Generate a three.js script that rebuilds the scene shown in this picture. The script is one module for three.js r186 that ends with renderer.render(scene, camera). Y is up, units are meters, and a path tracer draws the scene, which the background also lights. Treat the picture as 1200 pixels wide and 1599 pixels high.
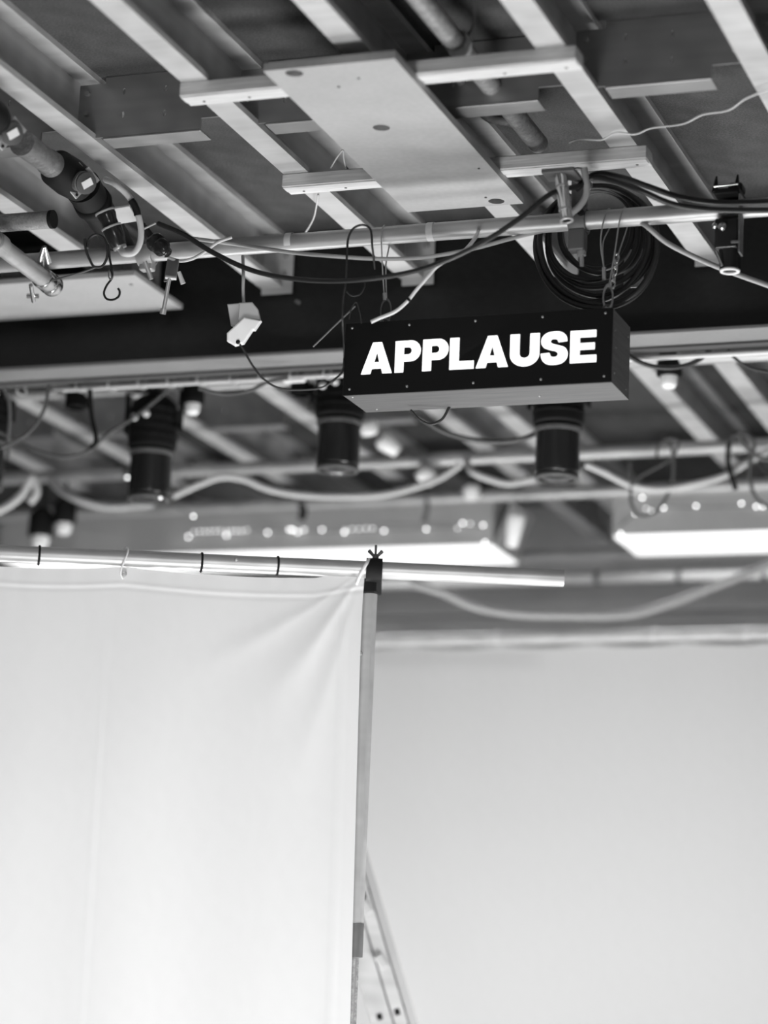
import * as THREE from 'three';
import { RectAreaLightUniformsLib } from 'three/addons/lights/RectAreaLightUniformsLib.js';
import { RoundedBoxGeometry } from 'three/addons/geometries/RoundedBoxGeometry.js';
import { mergeGeometries } from 'three/addons/utils/BufferGeometryUtils.js';
import { createNoise2D } from 'simplex-noise';

// ------------------------------------------------------------------ camera, light, exposure
const scene = new THREE.Scene();
scene.background = new THREE.Color(0x000000);
const camera = new THREE.PerspectiveCamera(22.19, 1200 / 1599, 0.1, 60);
camera.position.set(0, 1.6, 0);
camera.up.set(0.0328, 0.9768, 0.2118);
camera.lookAt(-0.3341, 1.6 + 0.2104, -0.9187);
camera.focus = 6.95;
camera.userData.fStop = 1.15;
camera.updateMatrixWorld();

const renderer = new THREE.WebGLRenderer();
renderer.toneMapping = THREE.LinearToneMapping;
renderer.toneMappingExposure = 0.95;
renderer.shadowMap.enabled = true;
RectAreaLightUniformsLib.init();

// lamp panel hung under the ceiling behind the camera, shining straight down: [x, y, z, width (x), length (z), brightness]
const LAMP_PANELS = [
  [-0.9, 3.72, -1.4, 2.2, 1.5, 9, 'large square softbox hung above the open floor before the curtain'],
];
// softboxes on floor stands, below the picture, shining up: [position, aim, side, brightness]
const STAND_SOFTBOXES = [
  [[-2.1, 0.45, -4.4], [-2.4, 4.0, -4.6], 1.3, 16, 'square softbox on a floor stand aimed up at the sign'],
  [[-1.4, 0.7, -7.2], [-1.6, 4.0, -7.2], 1.1, 22, 'square softbox on a floor stand aimed up over the stage'],
  [[-3.7, 0.7, -7.9], [-3.6, 4.0, -7.7], 1.0, 18, 'square softbox on a floor stand hidden behind the front curtain'],
];
// focused stage spots behind and beside the camera: [position, aim, half angle, brightness]
const BEAM_SPOTS = [
  [[0.7, 2.3, 1.6], [-2.95, 1.95, -6.4], 0.27, 58, 'theatre spot on a tall stand behind the camera lighting the front curtain'],
  [[2.2, 1.8, -2.2], [-1.9, 2.0, -9.4], 0.3, 16, 'theatre spot on a tall stand by the side wall lighting the rear curtain'],
];
const STAGE_SOFTBOX = 12;    // brightness of the two visible stage softboxes

// ------------------------------------------------------------------ helpers
let seed = 7;
const rnd = () => { seed = (seed * 1664525 + 1013904223) >>> 0; return seed / 4294967296; };
const V = (a) => new THREE.Vector3(a[0], a[1], a[2]);
const noise = createNoise2D(rnd);

function texture(size, fn, repeat = 1, srgb = true) {
  const d = new Uint8Array(size * size * 4);
  for (let j = 0; j < size; j++) for (let i = 0; i < size; i++) {
    const v = Math.max(0, Math.min(255, Math.round(255 * fn(i / size, j / size)))), k = 4 * (j * size + i);
    d[k] = d[k + 1] = d[k + 2] = v; d[k + 3] = 255;
  }
  const t = new THREE.DataTexture(d, size, size);
  t.wrapS = t.wrapT = THREE.RepeatWrapping; t.magFilter = THREE.LinearFilter; t.minFilter = THREE.LinearMipmapLinearFilter; t.generateMipmaps = true;
  if (srgb) t.colorSpace = THREE.SRGBColorSpace;
  t.repeat.set(repeat, repeat); t.needsUpdate = true;
  return t;
}
// tileable noise on a torus-like blend
function tn(u, v, fx, fy) {
  const a = noise(u * fx, v * fy), b = noise((u - 1) * fx, v * fy), c = noise(u * fx, (v - 1) * fy), d = noise((u - 1) * fx, (v - 1) * fy);
  const su = u * u * (3 - 2 * u), sv = v * v * (3 - 2 * v);
  return (a * (1 - su) + b * su) * (1 - sv) + (c * (1 - su) + d * su) * sv;
}
const T = {
  chip: texture(512, (u, v) => 0.74 + 0.12 * tn(u, v, 90, 90) + 0.09 * tn(u, v, 40, 60) + 0.07 * tn(u, v, 5, 5) + 0.07 * (rnd() - 0.5), 2),
  chipBump: texture(512, (u, v) => 0.5 + 0.3 * tn(u, v, 80, 80) + 0.2 * (rnd() - 0.5), 2, false),
  zinc: texture(512, (u, v) => 0.9 + 0.05 * tn(u, v, 9, 9) + 0.03 * tn(u, v, 2, 30) + 0.04 * tn(u, v, 4, 4), 1),
  timber: texture(512, (u, v) => 0.88 + 0.06 * tn(u, v, 3, 70) + 0.05 * tn(u, v, 2, 28) + 0.03 * tn(u, v, 12, 160), 1.5),
  plain: texture(512, (u, v) => 0.955 + 0.02 * tn(u, v, 6, 6) + 0.02 * tn(u, v, 40, 40) + 0.015 * (rnd() - 0.5), 1),
  dirt: texture(512, (u, v) => 0.8 + 0.12 * tn(u, v, 8, 14) + 0.1 * tn(u, v, 36, 36), 3),
  cloth: texture(512, (u, v) => 0.975 + 0.004 * tn(u, v, 5, 3) + 0.008 * Math.sin(u * 512 * Math.PI / 2) * Math.sin(v * 512 * Math.PI / 2) + 0.01 * (rnd() - 0.5), 4),
};
function mat(g, roughness = 0.6, metalness = 0, o = {}) {
  const m = new THREE.MeshStandardMaterial({ roughness, metalness, side: THREE.DoubleSide, ...o });
  m.color.setRGB(g, g, g);
  return m;
}
const M = {
  deck: mat(0.115, 0.95, 0, { map: T.chip, bumpMap: T.chipBump, bumpScale: 0.0015 }),
  zinc: mat(0.66, 0.5, 0.1, { map: T.zinc }),
  galvanised: mat(0.48, 0.42, 0.7, { map: T.zinc }),
  darkZinc: mat(0.17, 0.6, 0.25, { map: T.zinc }),
  timber: mat(0.86, 0.75, 0, { map: T.timber }),
  boxWood: mat(0.14, 0.7, 0, { map: T.timber }),
  whiteBoard: mat(0.45, 0.55, 0, { map: T.plain }),
  hole: mat(0.03, 0.9),
  pipe: mat(0.52, 0.42, 0.45, { map: T.zinc }),
  oldPipe: mat(0.5, 0.5, 0.35, { map: T.dirt }),
  matPipe: mat(0.5, 0.7, 0.1, { map: T.zinc }),
  ladderGrey: mat(0.33, 0.6, 0.1),
  ladderPale: mat(0.52, 0.6, 0.1, { map: T.zinc }),
  trunk: mat(0.55, 0.7, 0, { map: T.plain }),
  alu: mat(0.62, 0.42, 0.6, { map: T.zinc }),
  chrome: mat(0.75, 0.18, 1),
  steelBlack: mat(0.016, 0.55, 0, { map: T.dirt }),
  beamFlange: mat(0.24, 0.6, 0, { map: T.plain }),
  black: new THREE.MeshPhysicalMaterial({ color: 0x1c1c1c, roughness: 0.6, specularIntensity: 0.3, side: THREE.DoubleSide }),
  blackGloss: mat(0.016, 0.22),
  rubber: mat(0.015, 0.45),
  darkGrey: mat(0.08, 0.5),
  midGrey: mat(0.24, 0.5, 0, { map: T.dirt }),
  greyCable: mat(0.36, 0.5),
  whiteCable: mat(0.72, 0.45),
  paleCable: mat(0.55, 0.5),
  whitePlastic: mat(0.85, 0.35),
  greyPlastic: mat(0.42, 0.4),
  label: mat(0.88, 0.6),
  tie: mat(0.62, 0.4),
  curtain: new THREE.MeshPhysicalMaterial({ roughness: 0.95, transmission: 0, side: THREE.DoubleSide, map: T.cloth }),
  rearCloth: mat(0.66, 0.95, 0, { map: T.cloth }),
  wall: mat(0.2, 0.9, 0, { map: T.plain }),
  wallBack: mat(0.75, 0.9, 0, { map: T.plain }),
  floor: mat(0.78, 0.6, 0, { map: T.plain }),
  signFace: new THREE.MeshPhysicalMaterial({ color: 0x161616, roughness: 0.35, specularIntensity: 0.35 }),
  skirt: mat(0.46, 0.8, 0, { map: T.plain }),
  letter: new THREE.MeshStandardMaterial({ color: 0xffffff, emissive: 0xffffff, emissiveIntensity: 1.25, roughness: 0.4 }),
  glow: new THREE.MeshStandardMaterial({ color: 0xffffff, emissive: 0xffffff, emissiveIntensity: 1.0, roughness: 0.6 }),
  bulbLit: new THREE.MeshStandardMaterial({ color: 0xffffff, emissive: 0xffffff, emissiveIntensity: 7, roughness: 0.4 }),
  bulbDim: new THREE.MeshStandardMaterial({ color: 0xffffff, emissive: 0xffffff, emissiveIntensity: 2.6, roughness: 0.4 }),
  bulbWhite: mat(0.92, 0.3),
  lens: new THREE.MeshPhysicalMaterial({ color: 0xffffff, roughness: 0.05, transmission: 1, thickness: 0.02, ior: 1.5 }),
};
M.curtain.color.setRGB(0.86, 0.86, 0.86);

function boxUV(g) {                               // uv in metres, by the way each face points
  const p = g.attributes.position, n = g.attributes.normal, uv = new Float32Array(p.count * 2);
  for (let i = 0; i < p.count; i++) {
    const ax = Math.abs(n.getX(i)), ay = Math.abs(n.getY(i)), az = Math.abs(n.getZ(i));
    const x = p.getX(i), y = p.getY(i), z = p.getZ(i);
    if (ay >= ax && ay >= az) { uv[2 * i] = x; uv[2 * i + 1] = z; } else if (ax >= az) { uv[2 * i] = z; uv[2 * i + 1] = y; } else { uv[2 * i] = x; uv[2 * i + 1] = y; }
  }
  g.setAttribute('uv', new THREE.BufferAttribute(uv, 2));
  return g;
}
const names = new Map();
function numbered(n) { const k = names.get(n) || 0; names.set(n, k + 1); return k ? `${n}_${String(k).padStart(3, '0')}` : n; }
function thing(name, label, category, base, group) {
  const o = new THREE.Group(); o.name = numbered(name); o.position.set(...base); scene.add(o);
  o.userData = { label, category }; if (group) o.userData.group = group;
  return o;
}
// a mesh from geometries given in world coordinates, moved into its parent's frame
function part(name, geos, m, parent) {
  let g = Array.isArray(geos) ? (geos.length === 1 ? geos[0] : mergeGeometries(geos.map((x) => { const y = x.index ? x.toNonIndexed() : x; for (const k of Object.keys(y.attributes)) if (!['position', 'normal', 'uv'].includes(k)) y.deleteAttribute(k); if (!y.attributes.uv) boxUV(y); return y; }))) : geos;
  if (!g.userData.keepUV) boxUV(g);
  const mesh = new THREE.Mesh(g, m); mesh.name = name; mesh.castShadow = mesh.receiveShadow = true;
  if (parent) {
    const w = new THREE.Vector3(); for (let q = parent; q && q !== scene; q = q.parent) w.add(q.position);
    g.translate(-w.x, -w.y, -w.z); parent.add(mesh);
  } else scene.add(mesh);
  return mesh;
}
function single(name, geos, m, label, category, group) {
  const o = part(numbered(name), geos, m); o.geometry.computeBoundingBox();
  const b = o.geometry.boundingBox, c = [(b.min.x + b.max.x) / 2, b.min.y, (b.min.z + b.max.z) / 2];
  o.geometry.translate(-c[0], -c[1], -c[2]); o.position.set(...c);
  o.userData = { label, category }; if (group) o.userData.group = group;
  return o;
}
function structure(name, geos, m) { const o = part(name, geos, m); o.userData = { kind: 'structure' }; return o; }
const box = (x0, x1, y0, y1, z0, z1) => { const g = new THREE.BoxGeometry(x1 - x0, y1 - y0, z1 - z0); g.translate((x0 + x1) / 2, (y0 + y1) / 2, (z0 + z1) / 2); return g; };
const rbox = (x0, x1, y0, y1, z0, z1, r = 0.003) => { const g = new RoundedBoxGeometry(x1 - x0, y1 - y0, z1 - z0, 2, r); g.translate((x0 + x1) / 2, (y0 + y1) / 2, (z0 + z1) / 2); return g; };
function along(g, a, b, roll = 0) {               // geometry built on +y from 0 to |ab| put between a and b
  const A = V(a), d = V(b).sub(A), q = new THREE.Quaternion().setFromUnitVectors(new THREE.Vector3(0, 1, 0), d.clone().normalize());
  if (roll) g.rotateY(roll);
  g.applyQuaternion(q); g.translate(A.x, A.y, A.z); return g;
}
const dist = (a, b) => V(a).distanceTo(V(b));
function rod(a, b, r, r2 = r, seg = 24) { const L = dist(a, b), g = new THREE.CylinderGeometry(r2, r, L, seg); g.translate(0, L / 2, 0); return along(g, a, b); }
function hollow(a, b, r, w = 0.0035, seg = 28) {  // a pipe with its bore
  const L = dist(a, b), g = new THREE.LatheGeometry([[r - w, 0], [r, 0], [r, L], [r - w, L], [r - w, 0]].map((p) => new THREE.Vector2(...p)), seg);
  return along(g, a, b);
}
function lathe(profile, a, b, seg = 28) { return along(new THREE.LatheGeometry(profile.map((p) => new THREE.Vector2(...p)), seg), a, b); }
function cable(points, r, seg = 0, closed = false) { return new THREE.TubeGeometry(new THREE.CatmullRomCurve3(points.map(V), closed, 'centripetal'), seg || points.length * 10, r, 8, closed); }
function ring(c, r, t, normal = [0, 0, 1], sx = 1, sy = 1) {
  const g = new THREE.TorusGeometry(r, t, 8, 24); g.scale(sx, sy, 1);
  g.applyQuaternion(new THREE.Quaternion().setFromUnitVectors(new THREE.Vector3(0, 0, 1), V(normal).normalize())); g.translate(...c); return g;
}
const ball = (c, r, sy = 1) => { const g = new THREE.SphereGeometry(r, 16, 12); g.scale(1, sy, 1); g.translate(...c); return g; };
const mix = (a, b, t) => a.map((v, i) => v + (b[i] - v) * t);
const add = (a, b) => a.map((v, i) => v + b[i]);
function extrudeZ(points, z0, z1, holes = []) {
  const s = new THREE.Shape(points.map((p) => new THREE.Vector2(...p)));
  for (const h of holes) s.holes.push(new THREE.Path(h.map((p) => new THREE.Vector2(...p))));
  const g = new THREE.ExtrudeGeometry(s, { depth: z1 - z0, bevelEnabled: false }); g.translate(0, 0, z0); return g;
}
const circle = (x, y, r, ry = r, n = 12) => Array.from({ length: n }, (_, i) => [x + r * Math.cos(2 * Math.PI * i / n), y + ry * Math.sin(2 * Math.PI * i / n)]);

// ------------------------------------------------------------------ the room
const DECK = 4.125, JB = 3.95;                    // underside of the deck, underside of the joists
structure('floor', box(-7.2, 3.4, -0.1, 0, -11.2, 3.2), M.floor);
structure('ceiling', box(-7.2, 3.4, DECK, DECK + 0.12, -11.2, 3.2), M.deck);
structure('wall_back', box(-7.2, 3.4, 0, DECK, -11.2, -11), M.wallBack);
structure('wall_front', box(-7.2, 3.4, 0, DECK, 3, 3.2), M.wall);
structure('wall_left', box(-7.2, -7, 0, DECK, -11, 3), M.wall);
structure('wall_right', box(3.2, 3.4, 0, DECK, -11, 3), M.wall);

// steel ceiling joists, C sections open to +x
const JW = 0.072;
function joist(x, z0, z1, label, cleat) {
  const t = 0.003, H = DECK - JB, lip = 0.016;
  const o = thing('ceiling_joist', label, 'joist', [x + JW / 2, JB, (z0 + z1) / 2], 'steel ceiling joists');
  part('web', box(x, x + t, JB, DECK, z0, z1), M.zinc, o);
  part('bottom_flange', extrudeZ([[x + t, JB], [x + JW, JB], [x + JW, JB + lip], [x + JW - t, JB + lip], [x + JW - t, JB + t], [x + t, JB + t]], z0, z1), M.zinc, o);
  part('top_flange', extrudeZ([[x + t, DECK - t], [x + JW - t, DECK - t], [x + JW - t, DECK - lip], [x + JW, DECK - lip], [x + JW, DECK], [x + t, DECK]], z0, z1), M.zinc, o);
  if (cleat) {
    const c = part('end_cleat', [box(x + 0.004, x + 0.01, JB + 0.012, DECK - 0.02, z0 + 0.0, z0 + 0.07), box(x + 0.004, x + 0.105, JB - 0.02, DECK - 0.03, z0 - 0.006, z0)], M.zinc, o);
    for (const dy of [0.03, 0.1]) part('bolt', rod([x + 0.08, JB + dy, z0], [x + 0.08, JB + dy, z0 + 0.012], 0.009, 0.009, 6), M.pipe, c);
  }
  return o;
}
const nearJoists = [
  [-3.93, 'steel joist at the far side over the white panel corner'],
  [-3.475, 'steel joist passing over the power outlet and the capped pipe'],
  [-3.025, 'long bright steel joist running beside the black power outlet'],
  [-2.567, 'steel joist carrying the end of both timber battens'],
  [-2.117, 'steel joist hidden for most of its length by the white board'],
  [-1.664, 'steel joist carrying the other end of both timber battens'],
  [-1.222, 'steel joist crossing the corner beyond the slotted bridging plate'],
  [-0.77, 'outermost steel joist on the side of the thin loose wire'],
];
for (const [x, l] of nearJoists) joist(x, -7.12, -0.4, l, true);
const farJoists = [
  [-4.91, 'blurred steel joist behind the beam at the edge of the stage'],
  [-4.46, 'blurred steel joist behind the lampholder beside the first black spotlight'],
  [-3.985, 'blurred steel joist behind the beam between first and second spotlights'],
  [-3.51, 'blurred steel joist behind the beam meeting the second spotlight'],
  [-3.0, 'blurred steel joist appearing under the middle of the sign'],
  [-2.77, 'blurred steel joist appearing beside the third black spotlight'],
  [-2.135, 'blurred steel joist behind the hanging lampholder with white bulb'],
  [-1.85, 'blurred steel joist at the far corner behind the conduit'],
  [-1.4, 'blurred steel joist beyond the last lampholder near the side wall'],
];
for (const [x, l] of farJoists) joist(x, -10.995, -7.215, l, false);

// folded bridging plates with slots between the joists
function bridging(x0, x1, z, label, bolts = true) {
  const o = thing('bridging_plate', label, 'bracket', [(x0 + x1) / 2, JB, z], 'bridging plates between joists');
  const w = x1 - x0, xe = x1 - 0.085, holes = [];
  for (const [fx, fy] of [[0.3, 0.4], [0.3, 0.8], [0.57, 0.36], [0.57, 0.78]]) holes.push(circle(x0 + fx * w, JB + fy * 0.16, 0.0045, 0.009));
  part('plate', extrudeZ([[x0 + 0.004, JB + 0.006], [xe, JB + 0.006], [xe, JB + 0.035], [x1, JB + 0.035], [x1, DECK - 0.004], [x0 + 0.078, DECK - 0.004], [x0 + 0.078, DECK - 0.02], [x0 + 0.004, DECK - 0.02]], z, z + 0.004, holes), M.galvanised, o);
  part('bottom_lip', rbox(x0 + 0.078, xe, JB, JB + 0.006, z - 0.068, z + 0.004, 0.0025), M.galvanised, o);
  if (bolts) for (const [bx, by] of [[0.028, 0.075], [0.028, 0.13], [w - 0.03, 0.07]]) part('bolt', rod([x0 + bx, JB + by, z + 0.004], [x0 + bx, JB + by, z + 0.012], 0.008, 0.007, 8), M.pipe, o);
  return o;
}
bridging(-3.012, -2.57, -5.805, 'slotted metal bridging plate beside the long bright joist');
bridging(-2.554, -2.12, -5.805, 'dark bridging plate mostly hidden behind the white board');
bridging(-2.104, -1.667, -5.805, 'dark bridging plate above the white board and pipe');
bridging(-1.651, -1.225, -5.765, 'wide dark slotted bridging plate above the loose thin wire');
bridging(-1.209, -0.773, -5.765, 'dark bridging plate in the outermost bay by the side');
bridging(-3.46, -3.028, -5.805, 'dark bridging plate above the black power outlet');
const farBr = [[-4.897, -4.463, 'blurred bridging plate above the first swagged cable'], [-4.447, -3.988, 'blurred bridging plate behind the first black spotlight'], [-3.972, -3.513, 'blurred bridging plate between the first two spotlights'], [-3.497, -3.003, 'blurred bridging plate behind the second spotlight']];
for (const [a, b, l] of farBr) bridging(a, b, -8.75, l, false);

// the deep steel beam across the room
{
  const o = thing('steel_beam', 'deep black steel beam with grey bottom flange crossing the whole ceiling', 'beam', [-2, 3.72, -7.165]);
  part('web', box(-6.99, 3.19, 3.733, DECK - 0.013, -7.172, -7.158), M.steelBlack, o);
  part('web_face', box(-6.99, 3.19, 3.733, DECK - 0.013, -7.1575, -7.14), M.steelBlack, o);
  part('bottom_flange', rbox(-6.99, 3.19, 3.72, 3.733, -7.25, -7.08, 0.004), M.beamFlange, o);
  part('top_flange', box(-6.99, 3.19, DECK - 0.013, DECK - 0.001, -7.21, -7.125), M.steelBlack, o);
}
// thin conduit tied under the beam's flange
{
  const o = thing('cable_conduit', 'thin pale conduit fixed with ties along the beam flange', 'conduit', [-2.6, 3.69, -7.26]);
  part('tube', rod([-3.75, 3.701, -7.262], [-0.4, 3.701, -7.262], 0.0075, 0.0075, 12), M.whiteCable, o);
  part('tube', rod([-3.78, 3.7, -7.246], [-0.4, 3.7, -7.246], 0.006, 0.006, 12), M.greyCable, o);
  part('tray', box(-6.9, 3.1, 3.712, 3.7195, -7.25, -7.2), M.darkGrey, o);
  for (let i = 0; i < 21; i++) {
    const x = -4.0 + i * 0.105 + 0.01 * (rnd() - 0.5);
    const t = ring([x, 3.7045, -7.256], 0.016, 0.0022, [1, 0, 0.45], 1.25, 0.95);
    part('cable_tie', t, M.tie, o);
  }
  part('joint', rbox(-2.99, -2.92, 3.686, 3.7, -7.275, -7.25, 0.004), M.whitePlastic, o);
  part('joint', rbox(-3.02, -2.95, 3.699, 3.711, -7.285, -7.262, 0.004), M.whitePlastic, o);
  part('joint', rbox(-1.73, -1.68, 3.699, 3.712, -7.28, -7.25, 0.004), M.whitePlastic, o);
}

// ------------------------------------------------------------------ timber battens and white boards
const BAT = [[-5.548, -5.478, 'timber batten nearest the camera, over the white board front'], [-6.225, -6.157, 'timber batten over the rear of the white board by the pipe']];
for (const [z0, z1, l] of BAT) {
  const o = thing('timber_batten', l, 'batten', [-2.07, 3.914, (z0 + z1) / 2], 'timber battens under the joists');
  part('length', rbox(-2.57, -1.567, 3.914, 3.9495, z0, z1, 0.003), M.timber, o);
  part('edge_strip', rbox(-2.568, -1.569, 3.911, 3.9145, z0 + 0.03, z1 - 0.004, 0.0012), M.timber, o);
  for (const x of [-2.52, -2.4, -1.75, -1.6]) part('screw', rod([x, 3.91, z0 + 0.03], [x, 3.914, z0 + 0.03], 0.004, 0.004, 8), M.darkGrey, o);
}
{
  const o = thing('white_board', 'white rectangular board with three round holes screwed under the battens', 'board', [-2.12, 3.8925, -5.85]);
  const x0 = -2.285, x1 = -1.957, z0 = -6.372, z1 = -5.326, s = new THREE.Shape([[x0, -z1], [x1, -z1], [x1, -z0], [x0, -z0]].map((p) => new THREE.Vector2(...p)));
  const spots = [[-2.218, 3.896, -5.356], [-2.138, 3.896, -5.744], [-2.022, 3.896, -6.338]].map((q) => [q[0], q[2]]);
  for (const [hx, hz] of spots) s.holes.push(new THREE.Path(circle(hx, -hz, 0.0215, 0.0215, 24).map((p) => new THREE.Vector2(...p))));
  const g = new THREE.ExtrudeGeometry(s, { depth: 0.0205, bevelEnabled: false }); g.rotateX(-Math.PI / 2); g.translate(0, 3.8925, 0);
  // after the turn the shape's y becomes -z
  part('panel', g, M.whiteBoard, o);
  for (const [hx, hz] of spots) part('socket_disc', rod([hx, 3.906, hz], [hx, 3.91, hz], 0.024, 0.024, 24), M.darkGrey, o);
  for (const [hx, hz] of [[-2.145, -5.46], [-2.08, -5.42], [-1.99, -6.08], [-2.04, -6.3]]) part('screw', rod([hx, 3.8905, hz], [hx, 3.8935, hz], 0.0035, 0.0035, 8), M.darkGrey, o);
}
{
  const o = thing('ceiling_board', 'white flat panel hung under the joists near the hook', 'board', [-3.9, 3.885, -6.9]);
  part('panel', rbox(-4.9, -3.262, 3.885, 3.903, -7.075, -6.72, 0.003), M.whiteBoard, o);
  part('fixing_rail', box(-4.9, -3.29, 3.904, 3.949, -6.93, -6.88), M.zinc, o);
  part('screw', rod([-3.31, 3.883, -6.8], [-3.31, 3.886, -6.8], 0.006, 0.006, 8), M.midGrey, o);
}

// ------------------------------------------------------------------ rigging pipes
const PR = 0.0242;
function pipeThing(label, a, b, m = M.pipe, extra) {
  const o = thing('scaffold_pipe', label, 'pipe', mix(a, b, 0.5));
  part('tube', hollow(a, b, PR), m, o);
  if (extra) extra(o);
  return o;
}
const PY = 3.768, PZ = -6.19;
pipeThing('long horizontal scaffold pipe the lit sign hangs from', [-6.9, PY - 0.012, PZ], [3.1, PY + 0.012, PZ], M.pipe, (o) => {
  for (const x of [-2.56, -2.16, -1.25, -1.13]) part('tape_band', hollow([x, PY, PZ], [x + (x > -1.3 ? 0.05 : 0.018), PY, PZ], PR + 0.001, 0.001), x > -1.3 ? M.black : M.tie, o);
  for (const x of [-5.5, -4.6, -0.9]) part('hanger', [box(x - 0.015, x + 0.015, PY + 0.02, JB, PZ - 0.004, PZ + 0.004), hollow([x - 0.02, PY, PZ], [x + 0.02, PY, PZ], PR + 0.005, 0.005)], M.darkZinc, o);
});
pipeThing('short capped scaffold pipe ending at the power outlet', [-6.9, 3.8, -5.96], [-3.15, 3.8, -5.96], M.oldPipe, (o) => part('end_cap', rod([-3.152, 3.8, -5.96], [-3.142, 3.8, -5.96], PR + 0.001), M.black, o));
{
  const a = [-3.237, 3.71, -5.604], b = [-3.277, 3.71, -6.174];
  const o = pipeThing('short sloping pipe end with a bright clamp ring', a, b, M.pipe);
  const c1 = mix(a, b, 0.99), c2 = mix(a, b, 1.06);
  part('clamp_ring', hollow(c1, c2, PR + 0.006, 0.006), M.chrome, o);
  part('clamp_ring', hollow(mix(a, b, 1.08), mix(a, b, 1.13), PR + 0.007, 0.006), M.chrome, o);
  part('clamp_bolt', [rod([-3.293, 3.68, -6.139], [-3.324, 3.66, -6.219], 0.006), rod([-3.335, 3.67, -6.2], [-3.303, 3.67, -6.207], 0.007)], M.chrome, o);
  part('wing_nut', [rod([-3.252, 3.74, -6.104], [-3.219, 3.76, -6.059], 0.009, 0.004), rod([-3.237, 3.74, -6.125], [-3.216, 3.76, -6.06], 0.009, 0.004), rod([-3.27, 3.73, -6.157], [-3.236, 3.76, -6.084], 0.005)], M.chrome, o);
  part('clamp_band', hollow(mix(a, b, 0.42), mix(a, b, 0.5), PR + 0.006, 0.006), M.pipe, o);
}
pipeThing('scaffold pipe behind the beam carrying the black spotlights', [-6.9, 3.79, -7.6], [3.1, 3.8, -7.6], M.pipe);
pipeThing('blurred scaffold pipe crossing the stage with wound cables', [-6.9, 3.775, -8.72], [3.1, 3.775, -8.62], M.pipe, (o) => {
  for (const x of [-4.2, -3.0, -2.4, -1.9]) part('band', hollow([x, 3.775, -8.685], [x + 0.02, 3.775, -8.685], PR + 0.003, 0.002), M.darkGrey, o);
});
pipeThing('blurred scaffold pipe farthest back above the softboxes', [-6.9, 3.77, -9.33], [3.1, 3.77, -9.16], M.pipe);
// ventilation tube lying between the joists
{
  const o = thing('ventilation_tube', 'dull metal tube lying between joists beside the white board', 'pipe', [-1.872, 3.97, -4]);
  part('tube', hollow([-1.872, 4.0, -1.0], [-1.874, 4.0, -6.22], 0.026, 0.003), M.oldPipe, o);
  part('torn_tape', lathe([[0.027, 0], [0.031, 0.01], [0.028, 0.02], [0.032, 0.035], [0.027, 0.05]], [-1.87, 4.0, -5.5], [-1.87, 4.0, -5.56], 14), M.paleCable, o);
}
single('flexible_hose', cable([[-1.948, 4.02, -5.74], [-1.96, 4.02, -5.86], [-1.966, 4.02, -5.972], [-1.953, 4.02, -6.068], [-1.912, 4.02, -6.101], [-1.89, 4.02, -6.203]], 0.014), M.midGrey, 'dark ribbed hose drooping beside the metal ventilation tube', 'hose');
single('black_cable', cable([[-1.769, 4.03, -5.321], [-1.8, 4.03, -5.427], [-1.834, 4.03, -5.516], [-1.867, 4.03, -5.569], [-1.881, 4.03, -5.647]], 0.0035), M.rubber, 'thin black cable hooked over the ventilation tube', 'cable');

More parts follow.
